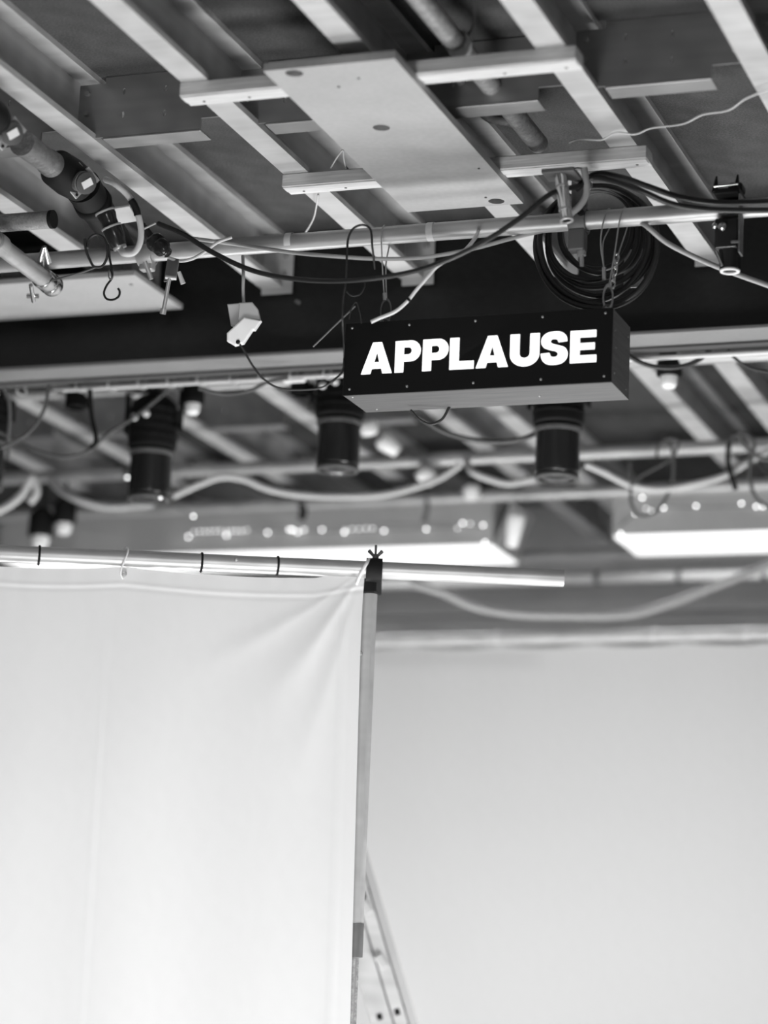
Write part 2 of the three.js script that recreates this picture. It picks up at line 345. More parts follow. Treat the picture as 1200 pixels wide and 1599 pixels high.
// ------------------------------------------------------------------ the lit sign
const SX0 = -2.345, SX1 = -1.631, SY0 = 3.31, SY1 = 3.502, SZ = -6.1, SZB = -6.28;
{
  const o = thing('illuminated_sign', 'black box sign with glowing white lettering hung from the pipe', 'sign', [(SX0 + SX1) / 2, SY0, (SZ + SZB) / 2]);
  part('box_shell', [box(SX0, SX1, SY0, SY0 + 0.012, SZB, SZ - 0.006), box(SX0, SX1, SY1 - 0.012, SY1, SZB, SZ - 0.006), box(SX0, SX0 + 0.012, SY0 + 0.012, SY1 - 0.012, SZB, SZ - 0.006), box(SX1 - 0.012, SX1, SY0 + 0.012, SY1 - 0.012, SZB, SZ - 0.006), box(SX0 + 0.012, SX1 - 0.012, SY0 + 0.012, SY1 - 0.012, SZB, SZB + 0.008)], M.boxWood, o);
  part('face_panel', rbox(SX0 - 0.001, SX1 + 0.001, SY0 - 0.001, SY1 + 0.001, SZ - 0.006, SZ, 0.0015), M.signFace, o);
  const W = SX1 - SX0;
  for (const f of [0.025, 0.245, 0.495, 0.745, 0.975]) for (const y of [SY0 + 0.015, SY1 - 0.013]) part('screw', ball([SX0 + f * W, y, SZ], 0.0032), M.alu, o);
  for (const [y, z] of [[SY0 + 0.03, -6.13], [SY0 + 0.02, -6.25], [SY1 - 0.03, -6.26], [SY1 - 0.05, -6.13], [SY0 + 0.1, -6.14]]) part('screw', ball([SX1, y, z], 0.0025), M.midGrey, o);
  for (const [x, z] of [[SX0 + 0.04, -6.25], [SX0 + 0.02, -6.12], [SX0 + 0.5, -6.2]]) part('screw', ball([x, SY0, z], 0.003), M.alu, o);
  // letters, drawn on a box one unit high
  const P = (pts, holes = []) => { const s = new THREE.Shape(pts.map((p) => new THREE.Vector2(...p))); for (const h of holes) s.holes.push(new THREE.Path(h.map((p) => new THREE.Vector2(...p)))); return s; };
  const arc = (cx, cy, rx, ry, a0, a1, n = 14) => Array.from({ length: n + 1 }, (_, i) => { const a = (a0 + (a1 - a0) * i / n) * Math.PI / 180; return [cx + rx * Math.cos(a), cy + ry * Math.sin(a)]; });
    const glyph = {
    A: P([[0, 0], [0.3, 0], [0.345, 0.16], [0.655, 0.16], [0.7, 0], [1, 0], [0.645, 1], [0.355, 1]], [[[0.415, 0.37], [0.5, 0.68], [0.585, 0.37]]]),
    P: P([[0, 0], [0.34, 0], [0.34, 0.34], [0.6, 0.34], ...arc(0.62, 0.67, 0.38, 0.33, -80, 80), [0.6, 1], [0, 1]], [[[0.34, 0.56], [0.34, 0.79], [0.5, 0.79], ...arc(0.52, 0.675, 0.13, 0.115, 80, -80, 8), [0.5, 0.56]]]),
    L: P([[0, 0], [1, 0], [1, 0.25], [0.38, 0.25], [0.38, 1], [0, 1]]),
    U: P([[0, 1], [0, 0.42], ...arc(0.5, 0.36, 0.5, 0.38, 180, 360, 18), [1, 0.42], [1, 1], [0.68, 1], [0.68, 0.42], ...arc(0.5, 0.39, 0.18, 0.15, 0, -180, 10), [0.32, 1]]),
    E: P([[0, 0], [1, 0], [1, 0.225], [0.36, 0.225], [0.36, 0.4], [0.93, 0.4], [0.93, 0.605], [0.36, 0.605], [0.36, 0.785], [0.98, 0.785], [0.98, 1], [0, 1]]),
    S: null,
  };
  { // S from hand-set outline points, smoothed
    const o1 = [[0.97, 0.7], [0.93, 0.86], [0.76, 0.99], [0.5, 1.02], [0.22, 0.98], [0.05, 0.84], [0.03, 0.67], [0.13, 0.53], [0.34, 0.45], [0.57, 0.39], [0.645, 0.315], [0.6, 0.24], [0.5, 0.22], [0.38, 0.25], [0.325, 0.36]];
    const o2 = [[0.01, 0.34], [0.06, 0.16], [0.22, 0.02], [0.5, -0.02], [0.8, 0.03], [0.96, 0.17], [0.985, 0.34], [0.9, 0.49], [0.7, 0.57], [0.46, 0.63], [0.36, 0.7], [0.4, 0.77], [0.5, 0.79], [0.61, 0.76], [0.65, 0.68]];
    const sm = (a) => new THREE.CatmullRomCurve3(a.map((p) => new THREE.Vector3(p[0], p[1], 0)), false, 'centripetal').getPoints(56).map((v) => [v.x, v.y]);
    glyph.S = P([...sm(o1), ...sm(o2)]);
  }
  const spans = [['A', [-2.297, 3.363, -6.1][0], [-2.213, 3.362, -6.1][0]], ['P', [-2.205, 3.366, -6.1][0], [-2.136, 3.397, -6.1][0]], ['P', [-2.13, 3.362, -6.1][0], [-2.061, 3.393, -6.1][0]], ['L', [-2.057, 3.365, -6.1][0], [-1.992, 3.365, -6.1][0]], ['A', [-1.986, 3.365, -6.1][0], [-1.901, 3.364, -6.1][0]], ['U', [-1.896, 3.384, -6.1][0], [-1.819, 3.379, -6.1][0]], ['S', [-1.816, 3.379, -6.1][0], [-1.744, 3.375, -6.1][0]], ['E', [-1.738, 3.37, -6.1][0], [-1.67, 3.371, -6.1][0]]];
  const y0 = 3.363, h = 0.0835;
  for (const [c, a, b] of spans) {
    const g = new THREE.ExtrudeGeometry(glyph[c], { depth: 0.0015, bevelEnabled: false, curveSegments: 8 });
    g.scale(b - a, h, 1); g.translate(a, y0, SZ + 0.0002);
    part('letter_' + c.toLowerCase(), g, M.letter, o);
  }
  const li = new THREE.RectAreaLight(0xffffff, 1.2, 0.56, 0.083); li.position.set(-0.02, 3.405 - SY0, SZ + 0.006 - (SZ + SZB) / 2); li.lookAt(new THREE.Vector3(o.position.x - 0.02, 3.405, 2)); o.add(li);
  // eyelets on the lid
  for (const x of [SX0 + 0.085, SX1 - 0.03]) part('eyelet', [ring([x, SY1 + 0.015, -6.165], 0.0125, 0.0028, [0.4, 0, 1]), rod([x, SY1, -6.165], [x, SY1 + 0.004, -6.165], 0.005)], M.darkZinc, o);
}
// hanging gear for the sign
{
  const o = thing('hanging_wire', 'thin wire loop and shackle holding the dim end of the sign', 'wire', [SX0 + 0.085, SY1 + 0.02, -6.165]);
  const x = SX0 + 0.085;
  part('wire', cable([[x - 0.005, 3.58, -6.165], [x - 0.015, 3.7, -6.158], [x - 0.02, PY, PZ + 0.028], [x - 0.022, PY + 0.027, PZ], [x - 0.018, PY, PZ - 0.028], [x - 0.01, 3.68, -6.178], [x, 3.58, -6.167]], 0.002, 60), M.greyCable, o);
  part('shackle', ring([x, 3.55, -6.165], 0.017, 0.0022, [0.3, 0, 1], 0.8, 1.9), M.darkZinc, o);
  part('ferrule', rod([x - 0.004, 3.58, -6.165], [x - 0.006, 3.6, -6.165], 0.005), M.alu, o);
}
{
  const x = SX1 - 0.03;
  const o = thing('hanging_wire', 'bright wire loops and quick link holding the sign beside the coil', 'wire', [x, SY1 + 0.02, -6.165]);
  part('wire', cable([[x - 0.01, 3.615, -6.163], [x - 0.02, 3.7, -6.155], [x - 0.012, PY, PZ + 0.028], [x - 0.008, PY + 0.027, PZ], [x - 0.01, PY, PZ - 0.028], [x - 0.02, 3.7, -6.178], [x - 0.012, 3.615, -6.167]], 0.0018, 60), M.pipe, o);
  part('wire', cable([[x + 0.002, 3.58, -6.163], [x + 0.016, 3.66, -6.158], [x + 0.03, PY, PZ + 0.028], [x + 0.034, PY + 0.027, PZ], [x + 0.034, PY, PZ - 0.028], [x + 0.02, 3.66, -6.176], [x + 0.006, 3.58, -6.168]], 0.0018, 60), M.pipe, o);
  for (let i = 0; i < 5; i++) part('chain_link', ring([x + 0.012 + i * 0.0022, 3.585 + i * 0.017, -6.164], 0.0075, 0.002, i % 2 ? [1, 0, 0.3] : [0, 0, 1], 0.8, 1.5), M.chrome, o);
  part('quick_link', ring([x, 3.55, -6.165], 0.015, 0.003, [0.2, 0, 1], 0.8, 2.1), M.pipe, o);
  part('ferrule', rod([x - 0.011, 3.598, -6.164], [x - 0.012, 3.63, -6.163], 0.005), M.alu, o);
}

// ------------------------------------------------------------------ gear around the coil
{
  const o = thing('cable_coil', 'coil of black rubber cable hung behind the pipe over the sign', 'cable', [-1.66, 3.45, -6.25]);
  const top = [-1.732, 3.883, -6.24], rr = [0.166, 0.16, 0.152, 0.143, 0.134, 0.122, 0.11, 0.1];
  rr.forEach((r, i) => {
    const pts = [], dx = 0.02 + 0.015 * Math.sin(i * 2.3) - (0.166 - r) * 0.15, dz = -0.012 * i * 0.6 + 0.02 * Math.sin(i * 1.7);
    for (let k = 0; k < 26; k++) { const a = k / 26 * 2 * Math.PI; pts.push([top[0] + dx * (1 - Math.sin(a)) * 0.6 + r * Math.cos(a) * (0.98 + 0.03 * Math.sin(3 * a + i)), top[1] - r + r * Math.sin(a) * 1.0 - 0.01 * i * (a > Math.PI ? 0.2 : 0), -6.255 + dz * 0.5 + 0.012 * Math.sin(a * 2 + i)]); }
    part('loop', cable(pts, 0.0078, 90, true), M.rubber, o);
  });
}
{
  const o = thing('pipe_clamp', 'dark hook clamp with bolt gripping the pipe beside the coil', 'clamp', [-1.745, 3.768, -6.19]);
  const x = [-1.75, 3.768, -6.19][0];
  part('jaw', [hollow([x - 0.022, PY, PZ], [x + 0.022, PY, PZ], PR + 0.012, 0.0115), rbox(x - 0.022, x + 0.022, PY - 0.085, PY - 0.025, PZ - 0.012, PZ + 0.026, 0.006), rbox(x - 0.02, x + 0.02, PY + 0.025, PY + 0.11, PZ - 0.012, PZ + 0.012, 0.004)], M.darkZinc, o);
  part('bolt', [rod([x + 0.012, PY - 0.082, PZ + 0.01], [x + 0.014, PY - 0.125, PZ + 0.01], 0.006), rod([x + 0.012, PY - 0.085, PZ + 0.01], [x + 0.0125, PY - 0.097, PZ + 0.01], 0.012, 0.012, 6)], M.pipe, o);
  for (const q of [-0.015, 0.015]) part('pin', rod([x + q, PY + 0.01, PZ + 0.03], [x + q, PY + 0.01, PZ + 0.05], 0.009), M.black, o);
}
{
  const a = [-1.735, 3.813, -5.959], b = [-1.714, 3.689, -5.952];
  const o = thing('metal_spigot', 'bright metal tube spigot hanging beside the clamp', 'spigot', b);
  const L = dist(a, b), d = (t) => mix(a, b, t);
  part('tube', hollow(a, b, 0.0155, 0.004), M.chrome, o);
  for (const t of [0.25, 0.75]) part('groove_ring', hollow(d(t), d(t + 0.04), 0.0165, 0.002), M.alu, o);
  part('bracket', rbox(a[0] - 0.045, a[0] + 0.04, a[1], a[1] + 0.012, a[2] - 0.05, a[2] + 0.02, 0.003), M.darkZinc, o);
  part('arm', rod([a[0], a[1] + 0.006, a[2]], [-1.72, PY + 0.09, PZ + 0.014], 0.009), M.darkZinc, o);
  part('rim', hollow(d(0.97), d(1.02), 0.0175, 0.006), M.alu, o);
}
single('junction_disc', [lathe([[0, 0], [0.03, 0], [0.036, 0.006], [0.036, 0.02], [0, 0.02]], [-1.752, 3.872, -6.189], [-1.814, 3.964, -6.363])], M.whitePlastic, 'pale round disc behind the clamp under the batten', 'disc');
single('strap_loop', cable([[-1.701, 3.859, -6.048], [-1.695, 3.823, -6.058], [-1.698, 3.791, -6.065], [-1.715, 3.763, -6.065], [-1.734, 3.745, -6.062], [-1.747, 3.726, -6.062]], 0.009), M.greyCable, 'grey rubber strap loop passing over the clamp', 'strap');
single('white_tag', rbox(-1.665, -1.612, 3.625, 3.73, -6.335, -6.33, 0.002), M.whiteBoard, 'white oval tag showing through the cable coil', 'tag');

// lamp clamp unit on the pipe, far right
{
  const x = [-1.353, 3.739, -6.19][0];
  const o = thing('clamp_fixture', 'black clamp fixture with pale ring hanging from the pipe end', 'fixture', [-1.352, 3.633, -6.19]);
  const w = 0.034;
  part('body', [rbox(x - w, x + w * 0.75, PY - 0.11, PY - 0.03, PZ - 0.035, PZ + 0.035, 0.006), rbox(x - w * 0.8, x + w * 0.7, PY - 0.03, PY + 0.045, PZ - 0.05, PZ - 0.026, 0.004)], M.blackGloss, o);
  part('jaw', rbox(x - w, x + w * 0.9, PY + 0.03, PY + 0.045, PZ - 0.05, PZ + 0.045, 0.004), M.black, o);
  for (const q of [-w, w * 0.6]) part('jaw_tooth', rod([x + q, PY + 0.04, PZ + 0.03], [x + q + 0.003, PY + 0.082, PZ + 0.03], 0.009, 0.002), M.black, o);
  part('jaw_pad', rbox(x - 0.005, x + w * 0.95, PY + 0.045, PY + 0.068, PZ - 0.03, PZ + 0.02, 0.008), M.black, o);
  part('side_plate', [rbox(x + w * 0.82, x + w * 0.98, PY - 0.125, PY + 0.03, PZ + 0.0, PZ + 0.04, 0.002), rbox(x + w * 0.3, x + w * 0.98, PY - 0.1, PY - 0.094, PZ + 0.036, PZ + 0.041, 0.001)], M.midGrey, o);
  part('barrel', rod([x, PY - 0.105, PZ], [x, PY - 0.158, PZ], 0.03, 0.026), M.blackGloss, o);
  part('pale_ring', new THREE.TorusGeometry(0.0215, 0.0045, 8, 28).rotateX(Math.PI / 2).translate(x, PY - 0.16, PZ), M.whitePlastic, o);
  part('knob', ball([x - 0.012, PY - 0.055, PZ + 0.036], 0.012), M.chrome, o);
  part('knob', ball([x - 0.032, PY - 0.05, PZ + 0.034], 0.008), M.chrome, o);
  part('lever', rod([x - 0.03, PY - 0.115, PZ + 0.03], [x - 0.014, PY - 0.155, PZ + 0.03], 0.0035), M.chrome, o);
  part('rail', rod([x - w, PY + 0.05, PZ + 0.045], [x + w * 0.8, PY + 0.052, PZ + 0.045], 0.003), M.chrome, o);
}

// ------------------------------------------------------------------ loose cables near the pipe
single('black_cable', cable([[-2.863, 3.788, -6.022], [-2.783, 3.748, -6.006], [-2.693, 3.69, -5.998], [-2.547, 3.614, -5.96], [-2.398, 3.577, -5.946], [-2.247, 3.559, -5.918], [-2.108, 3.568, -5.912], [-2.001, 3.588, -5.892], [-1.904, 3.632, -5.895], [-1.819, 3.693, -5.912], [-1.756, 3.757, -5.942], [-1.713, 3.814, -6.054]], 0.0068, 120), M.rubber, 'thick black cable swagging below the pipe towards the coil', 'cable');
single('black_cable', cable([[-1.721, 3.804, -6.053], [-1.682, 3.834, -6.06], [-1.617, 3.813, -6.034], [-1.545, 3.776, -6.015], [-1.471, 3.746, -6.048], [-1.397, 3.737, -6.078], [-1.322, 3.737, -6.105], [-1.232, 3.741, -6.137], [-1.097, 3.744, -6.185]], 0.0075, 100), M.rubber, 'lower of two black cables running from coil to clamp fixture', 'cable');
single('black_cable', cable([[-1.719, 3.821, -6.072], [-1.68, 3.851, -6.079], [-1.606, 3.83, -6.056], [-1.539, 3.801, -6.055], [-1.46, 3.771, -6.068], [-1.385, 3.761, -6.098], [-1.31, 3.763, -6.125], [-1.235, 3.769, -6.151], [-1.099, 3.778, -6.198]], 0.0075, 100), M.rubber, 'upper of two black cables running from coil to clamp fixture', 'cable');
single('grey_cable', cable([[-2.82, 3.784, -6.148], [-2.671, 3.756, -6.154], [-2.514, 3.712, -6.112], [-2.369, 3.67, -6.044], [-2.26, 3.668, -6.084], [-2.15, 3.676, -6.122], [-2.024, 3.704, -6.162], [-1.929, 3.734, -6.189], [-1.85, 3.757, -6.213], [-1.763, 3.78, -6.239]], 0.0055, 100), M.greyCable, 'slim grey cable drooping just under the pipe', 'cable');
single('grey_cable', cable([[-1.63, 3.792, -6.252], [-1.569, 3.739, -6.178], [-1.524, 3.701, -6.203], [-1.464, 3.67, -6.232], [-1.388, 3.639, -6.267], [-1.267, 3.598, -6.32], [-1.146, 3.554, -6.374]], 0.0072, 60), M.greyCable, 'grey cable sloping down across the beam from the coil', 'cable');
{
  const o = thing('white_cable', 'white cable rising from the sign lid to the pipe', 'cable', [-2.221, 3.479, -6]);
  part('flex', cable([[-2.227, 3.462, -5.969], [-2.208, 3.472, -5.974], [-2.168, 3.491, -5.984], [-2.138, 3.518, -5.989], [-2.117, 3.545, -5.99], [-2.088, 3.58, -5.993], [-2.065, 3.606, -5.995], [-2.033, 3.627, -6.002], [-2.017, 3.666, -6.064], [-2.002, 3.711, -6.103], [-2.016, 3.756, -6.174]], 0.0048, 90), M.whiteCable, o);
  part('tape_mark', hollow([-2.138, 3.519, -5.988], [-2.133, 3.524, -5.989], 0.0054, 0.0008), M.black, o);
}
{
  const o = thing('black_cable', 'thin black lead looping over the pipe and down behind the sign', 'cable', [-2.314, 3.486, -6.019]);
  part('flex', cable([[-2.247, 3.624, -6.034], [-2.238, 3.667, -5.984], [-2.242, 3.713, -5.971], [-2.259, 3.721, -5.964], [-2.281, 3.712, -5.958], [-2.294, 3.689, -5.958], [-2.3, 3.641, -5.967], [-2.305, 3.577, -5.98], [-2.313, 3.528, -5.988], [-2.316, 3.48, -5.998], [-2.342, 3.454, -6.081], [-2.374, 3.43, -6.174], [-2.332, 3.339, -6.025], [-2.368, 3.312, -6.018], [-2.422, 3.302, -6], [-2.475, 3.304, -5.981], [-2.514, 3.328, -5.961], [-2.539, 3.362, -5.944], [-2.558, 3.398, -5.929], [-2.566, 3.41, -5.923]], 0.003, 160), M.rubber, o);
  part('loop', cable([[-2.318, 3.564, -6.021], [-2.305, 3.554, -6.029], [-2.286, 3.558, -6.035], [-2.274, 3.577, -6.034], [-2.272, 3.594, -6.031]], 0.002), M.rubber, o);
  part('loop', cable([[-2.314, 3.495, -6.039], [-2.306, 3.525, -6.035], [-2.296, 3.538, -6.036], [-2.287, 3.513, -6.044], [-2.284, 3.485, -6.052]], 0.002), M.rubber, o);
}
single('steel_rod', rod([-2.432, 3.444, -6.095], [-2.308, 3.537, -6.064], 0.0022), M.midGrey, 'thin grey stick poking out beside the sign', 'rod');
single('loose_wire', cable([[-1.744, 3.935, -6.06], [-1.717, 3.935, -6.043], [-1.68, 3.935, -6.056], [-1.66, 3.935, -6.061], [-1.611, 3.935, -6.021], [-1.567, 3.935, -6.041], [-1.52, 3.935, -6.01], [-1.435, 3.935, -5.998], [-1.37, 3.935, -5.946], [-1.309, 3.935, -5.934], [-1.247, 3.935, -5.865], [-1.187, 3.935, -5.824], [-1.084, 3.935, -5.765]], 0.0025, 120), M.whiteCable, 'thin pale wire waving across the joists above the coil', 'wire');
single('loose_wire', cable([[-2.512, 3.93, -6.279], [-2.56, 3.93, -6.388], [-2.596, 3.93, -6.464], [-2.631, 3.93, -6.525], [-2.663, 3.93, -6.576]], 0.0022), M.whiteCable, 'short pale wire dropping from the batten to the pipe', 'wire');
single('loose_wire', cable([[-2.435, 3.96, -6.168], [-2.402, 3.96, -6.114], [-2.368, 3.96, -6.062], [-2.355, 3.96, -6.045], [-2.373, 3.96, -6.101], [-2.391, 3.96, -6.168], [-2.388, 3.96, -6.204], [-2.361, 3.96, -6.205]], 0.0022), M.whiteCable, 'short pale wire loop tucked above the rear batten', 'wire');
single('grey_cable', cable([[-2.863, 3.716, -6.093], [-2.834, 3.708, -6.106], [-2.801, 3.715, -6.116], [-2.769, 3.735, -6.123], [-2.735, 3.761, -6.129], [-2.699, 3.776, -6.139]], 0.0045), M.paleCable, 'short grey lead curving from the black gland over the pipe', 'cable');

// white hanging plug adaptor
{
  const o = thing('plug_adaptor', 'white plug adaptor dangling on a grey strap before the beam', 'adaptor', [-2.613, 3.438, -6.03]);
  const c = [-2.6, 3.495, -6.022];
  part('strap', cable([[-2.635, 3.697, -6.072], [-2.597, 3.617, -5.995], [-2.599, 3.577, -6.004], [-2.598, 3.536, -6.013]], 0.0045), M.greyCable, o);
  const s = 6.8 / 4080, ex = new THREE.Vector3(0.942, 0.04, -0.333), ey = new THREE.Vector3(0.033, 0.977, 0.212), ez = new THREE.Vector3(0.334, -0.21, 0.919);
  const basis = new THREE.Matrix4().makeBasis(ex, ey, ez);
  const put = (g, z = 0) => { g.translate(0, 0, z); g.applyMatrix4(basis); g.translate(...c); return g; };
  const outline = (px, depth, bevel = 0.003) => { const sh = new THREE.Shape(px.map(([x, y]) => new THREE.Vector2((x - 381) * s, -(y - 505) * s))); return new THREE.ExtrudeGeometry(sh, { depth, bevelEnabled: true, bevelSize: bevel, bevelThickness: bevel, bevelSegments: 2 }); };
  part('rear_plug', put(outline([[357, 476], [378, 474], [380, 510], [362, 506]], 0.03), -0.035), M.greyPlastic, o);
  part('cap', put(outline([[376, 475], [394, 474], [402, 484], [406, 499], [384, 496], [374, 503]], 0.04), -0.02), M.greyPlastic, o);
  part('body', put(outline([[383, 499], [406, 503], [398, 514], [394, 514], [380, 535], [368, 538], [358, 532], [358, 522]], 0.045, 0.004), -0.015), M.whitePlastic, o);
  part('cable_gland', put(new THREE.SphereGeometry(0.006, 12, 8).translate((373 - 381) * s, -(535 - 505) * s, 0.034)), M.black, o);
}

// ------------------------------------------------------------------ black power outlet under the long joist
{
  const o = thing('power_outlet', 'row of black power sockets with hinged grey lids under the joist', 'power outlet', [-3.05, 3.82, -5.9]);
  const A = [-3.014, 3.86, -5.317], B = [-3.033, 3.86, -5.532], Cc = [-3.045, 3.87, -5.77], E = [-3.028, 3.86, -5.888], Fp = [-3.034, 3.845, -5.99], G = [-3.063, 3.8, -6.219];
  part('housing', lathe([[0, 0], [0.043, 0], [0.046, 0.02], [0.046, 0.1], [0.04, 0.13], [0, 0.13]], add(A, [0, 0, 0.05]), B), M.black, o);
  part('sleeve', [rod(mix(B, Cc, 0.1), Cc, 0.034, 0.03), lathe([[0.03, 0], [0.035, 0.01], [0.03, 0.02], [0.035, 0.03], [0.03, 0.04]], mix(B, Cc, 0.75), Cc)], M.midGrey, o);
  part('housing', lathe([[0, 0], [0.028, 0], [0.05, 0.03], [0.053, 0.09], [0.048, 0.14], [0, 0.14]], mix(Cc, E, -0.25), E), M.black, o);
  function socket(px, py, y, m) {
    const n = new THREE.Vector3(0.85, -0.4, 0.5).normalize(), c = V([px, py, y]).addScaledVector(n, 0.03).toArray(), tip = V(c).addScaledVector(n, 0.05).toArray();
    const base = part('flange_plate', along(new RoundedBoxGeometry(0.068, 0.006, 0.072, 2, 0.002), c, tip, 0.5), M.alu, o);
    part('collar', lathe([[0.024, 0.004], [0.027, 0.01], [0.027, 0.034], [0.03, 0.036], [0.03, 0.042], [0, 0.044]], c, tip), M.midGrey, o);
    const lid = part('lid', lathe([[0, 0.044], [0.029, 0.044], [0.029, 0.05], [0, 0.052]], c, tip, 20), M.darkGrey, o);
    part('label', along(new THREE.BoxGeometry(0.02, 0.002, 0.03).translate(0, 0.053, 0), c, tip, 0.2), M.label, lid);
    part('hinge', along(new THREE.BoxGeometry(0.05, 0.006, 0.01).translate(0, 0.04, -0.03), c, tip, 0.5), M.alu, o);
    for (const [a, b] of [[-1, -1], [1, -1], [-1, 1], [1, 1]]) part('screw', along(new THREE.CylinderGeometry(0.004, 0.004, 0.003, 8).translate(a * 0.025, 0.004, b * 0.027), c, tip, 0.5), M.black, base);
  }
  socket(...[-3.049, 3.86, -5.453]); socket(...[-3.03, 3.86, -5.831]);
  part('housing', [rod(E, G, 0.05, 0.036), lathe([[0, 0], [0.05, 0.0], [0.052, 0.03], [0.042, 0.05], [0, 0.05]], mix(E, G, 0.2), G)], M.black, o);
  part('flap', along(new RoundedBoxGeometry(0.07, 0.09, 0.008, 2, 0.003), [-2.972, 3.82, -6.02], [-2.995, 3.8, -6.176]), M.greyPlastic, o);
}
{
  const o = thing('cable_plug', 'black plug with pale curling cable at the power outlet end', 'plug', [-2.981, 3.74, -6.021]);
  const a = [-2.911, 3.753, -5.795], b = [-2.878, 3.664, -5.828];
  part('body', lathe([[0, 0], [0.024, 0], [0.026, 0.015], [0.022, 0.03], [0.022, 0.045], [0.026, 0.05], [0.025, 0.08], [0.019, 0.1], [0.014, 0.105], [0, 0.105]], a, b), M.blackGloss, o);
  for (const t of [0.02, 0.45]) part('band', hollow(mix(a, b, t), mix(a, b, t + 0.05), 0.027, 0.003), M.greyPlastic, o);
  part('gland_ring', hollow(mix(a, b, 0.96), mix(a, b, 1.08), 0.018, 0.006), M.alu, o);
  part('flex', cable([[-2.877, 3.658, -5.83], [-2.852, 3.636, -5.811], [-2.832, 3.639, -5.818], [-2.817, 3.658, -5.818], [-2.811, 3.692, -5.813], [-2.815, 3.728, -5.803], [-2.825, 3.759, -5.793], [-2.842, 3.786, -5.78], [-2.869, 3.81, -5.765], [-2.927, 3.847, -5.822]], 0.0085, 100), M.paleCable, o);
  part('heat_shrink', cable([[-2.831, 3.77, -5.782], [-2.825, 3.762, -5.786], [-2.818, 3.745, -5.793], [-2.816, 3.732, -5.797]], 0.0094), M.black, o);
}
{
  const a = [-2.9, 3.761, -6.07], b = [-2.83, 3.701, -6.054];
  const o = thing('cable_gland', 'black screwed cable gland resting beside the pipe and bolt', 'gland', b);
  part('body', lathe([[0, 0], [0.02, 0], [0.026, 0.008], [0.026, 0.02], [0.02, 0.022], [0.02, 0.03], [0.024, 0.032], [0.024, 0.048], [0.016, 0.055], [0.014, 0.07], [0, 0.07]], a, b), M.blackGloss, o);
  part('arm', rod([-2.933, 3.803, -6.07], [-2.894, 3.758, -6.073], 0.01), M.rubber, o);
  part('clip', rod([-2.912, 3.782, -6.039], [-2.882, 3.798, -6.046], 0.003), M.alu, o);
}
{
  const o = thing('metal_hook', 'small dark double hook dangling under the power outlet', 'hook', [-2.926, 3.542, -5.893]);
  part('hook', cable([[-2.922, 3.62, -5.876], [-2.919, 3.6, -5.882], [-2.934, 3.577, -5.882], [-2.941, 3.557, -5.884], [-2.935, 3.544, -5.889], [-2.92, 3.542, -5.895], [-2.905, 3.551, -5.898], [-2.902, 3.564, -5.896], [-2.906, 3.572, -5.893]], 0.003, 60), M.black, o);
  part('ring', ring([-2.922, 3.607, -5.879], 0.009, 0.002, [0.3, 0, 1], 0.7, 1.5), M.darkZinc, o);
  part('cord', cable([[-2.91, 3.708, -5.828], [-2.924, 3.652, -5.868], [-2.921, 3.628, -5.875], [-2.92, 3.612, -5.879]], 0.0032), M.black, o);
}
single('black_cable', cable([[-2.983, 3.695, -5.837], [-2.981, 3.666, -5.844], [-2.973, 3.642, -5.853], [-2.962, 3.624, -5.86], [-2.945, 3.625, -5.867], [-2.932, 3.644, -5.867], [-2.928, 3.671, -5.862], [-2.936, 3.697, -5.853], [-2.955, 3.706, -5.844], [-2.971, 3.696, -5.841], [-2.978, 3.674, -5.843]], 0.0036, 90), M.rubber, 'small loop of black lead hanging beside the hook', 'cable');
single('grey_cable', cable([...[[-2.958, 3.623, -5.862], [-2.989, 3.61, -5.854], [-3.021, 3.599, -5.845], [-3.043, 3.592, -5.838]], ...[[-3.266, 3.712, -6.207]]], 0.003), M.darkGrey, 'thin dark lead running to the bright clamp ring', 'cable');
{
  const o = thing('threaded_bolt', 'bright threaded bolt with bracket hanging below the gland', 'bolt', [-2.86, 3.557, -6.076]);
  part('shank', rod([-2.839, 3.651, -6.062], [-2.858, 3.56, -6.076], 0.0055), M.alu, o);
  part('end_nut', rod([-2.857, 3.567, -6.075], [-2.86, 3.553, -6.077], 0.0085, 0.0085, 6), M.alu, o);
  part('cross_pin', rod([-2.85, 3.65, -6.059], [-2.822, 3.648, -6.069], 0.006), M.alu, o);
  part('bracket', extrudeZ([[0, 0], [0.035, 0.004], [0.04, 0.06], [0.008, 0.07]], 0, 0.006).translate(...[-2.873, 3.651, -6.104]), M.darkZinc, o);
  part('lever', rod([-2.816, 3.665, -6.068], [-2.806, 3.634, -6.078], 0.005, 0.007), M.tie, o);
}
{
  const o = thing('pipe_clamp', 'worn pale clamp lump on the pipe between hook and bolt', 'clamp', [-2.939, 3.715, -6.12]);
  part('jaw', [hollow([-2.993, 3.76, -6.19], [-2.951, 3.761, -6.19], PR + 0.007, 0.0065), rbox(...(() => { const c = [-2.969, 3.735, -6.192]; return [c[0] - 0.02, c[0] + 0.02, c[1] - 0.02, c[1] + 0.025, c[2] - 0.015, c[2] + 0.015, 0.006]; })())], M.pipe, o);
  part('bolt', rod([-2.913, 3.697, -6.058], [-2.898, 3.651, -6.074], 0.006), M.alu, o);
}
single('cable_clip', along(new RoundedBoxGeometry(0.012, 0.02, 0.01, 2, 0.003), [-2.905, 3.905, -7.137], [-2.88, 3.89, -7.137]), M.midGrey, 'tiny grey clip stuck on the black beam near the adaptor', 'clip');
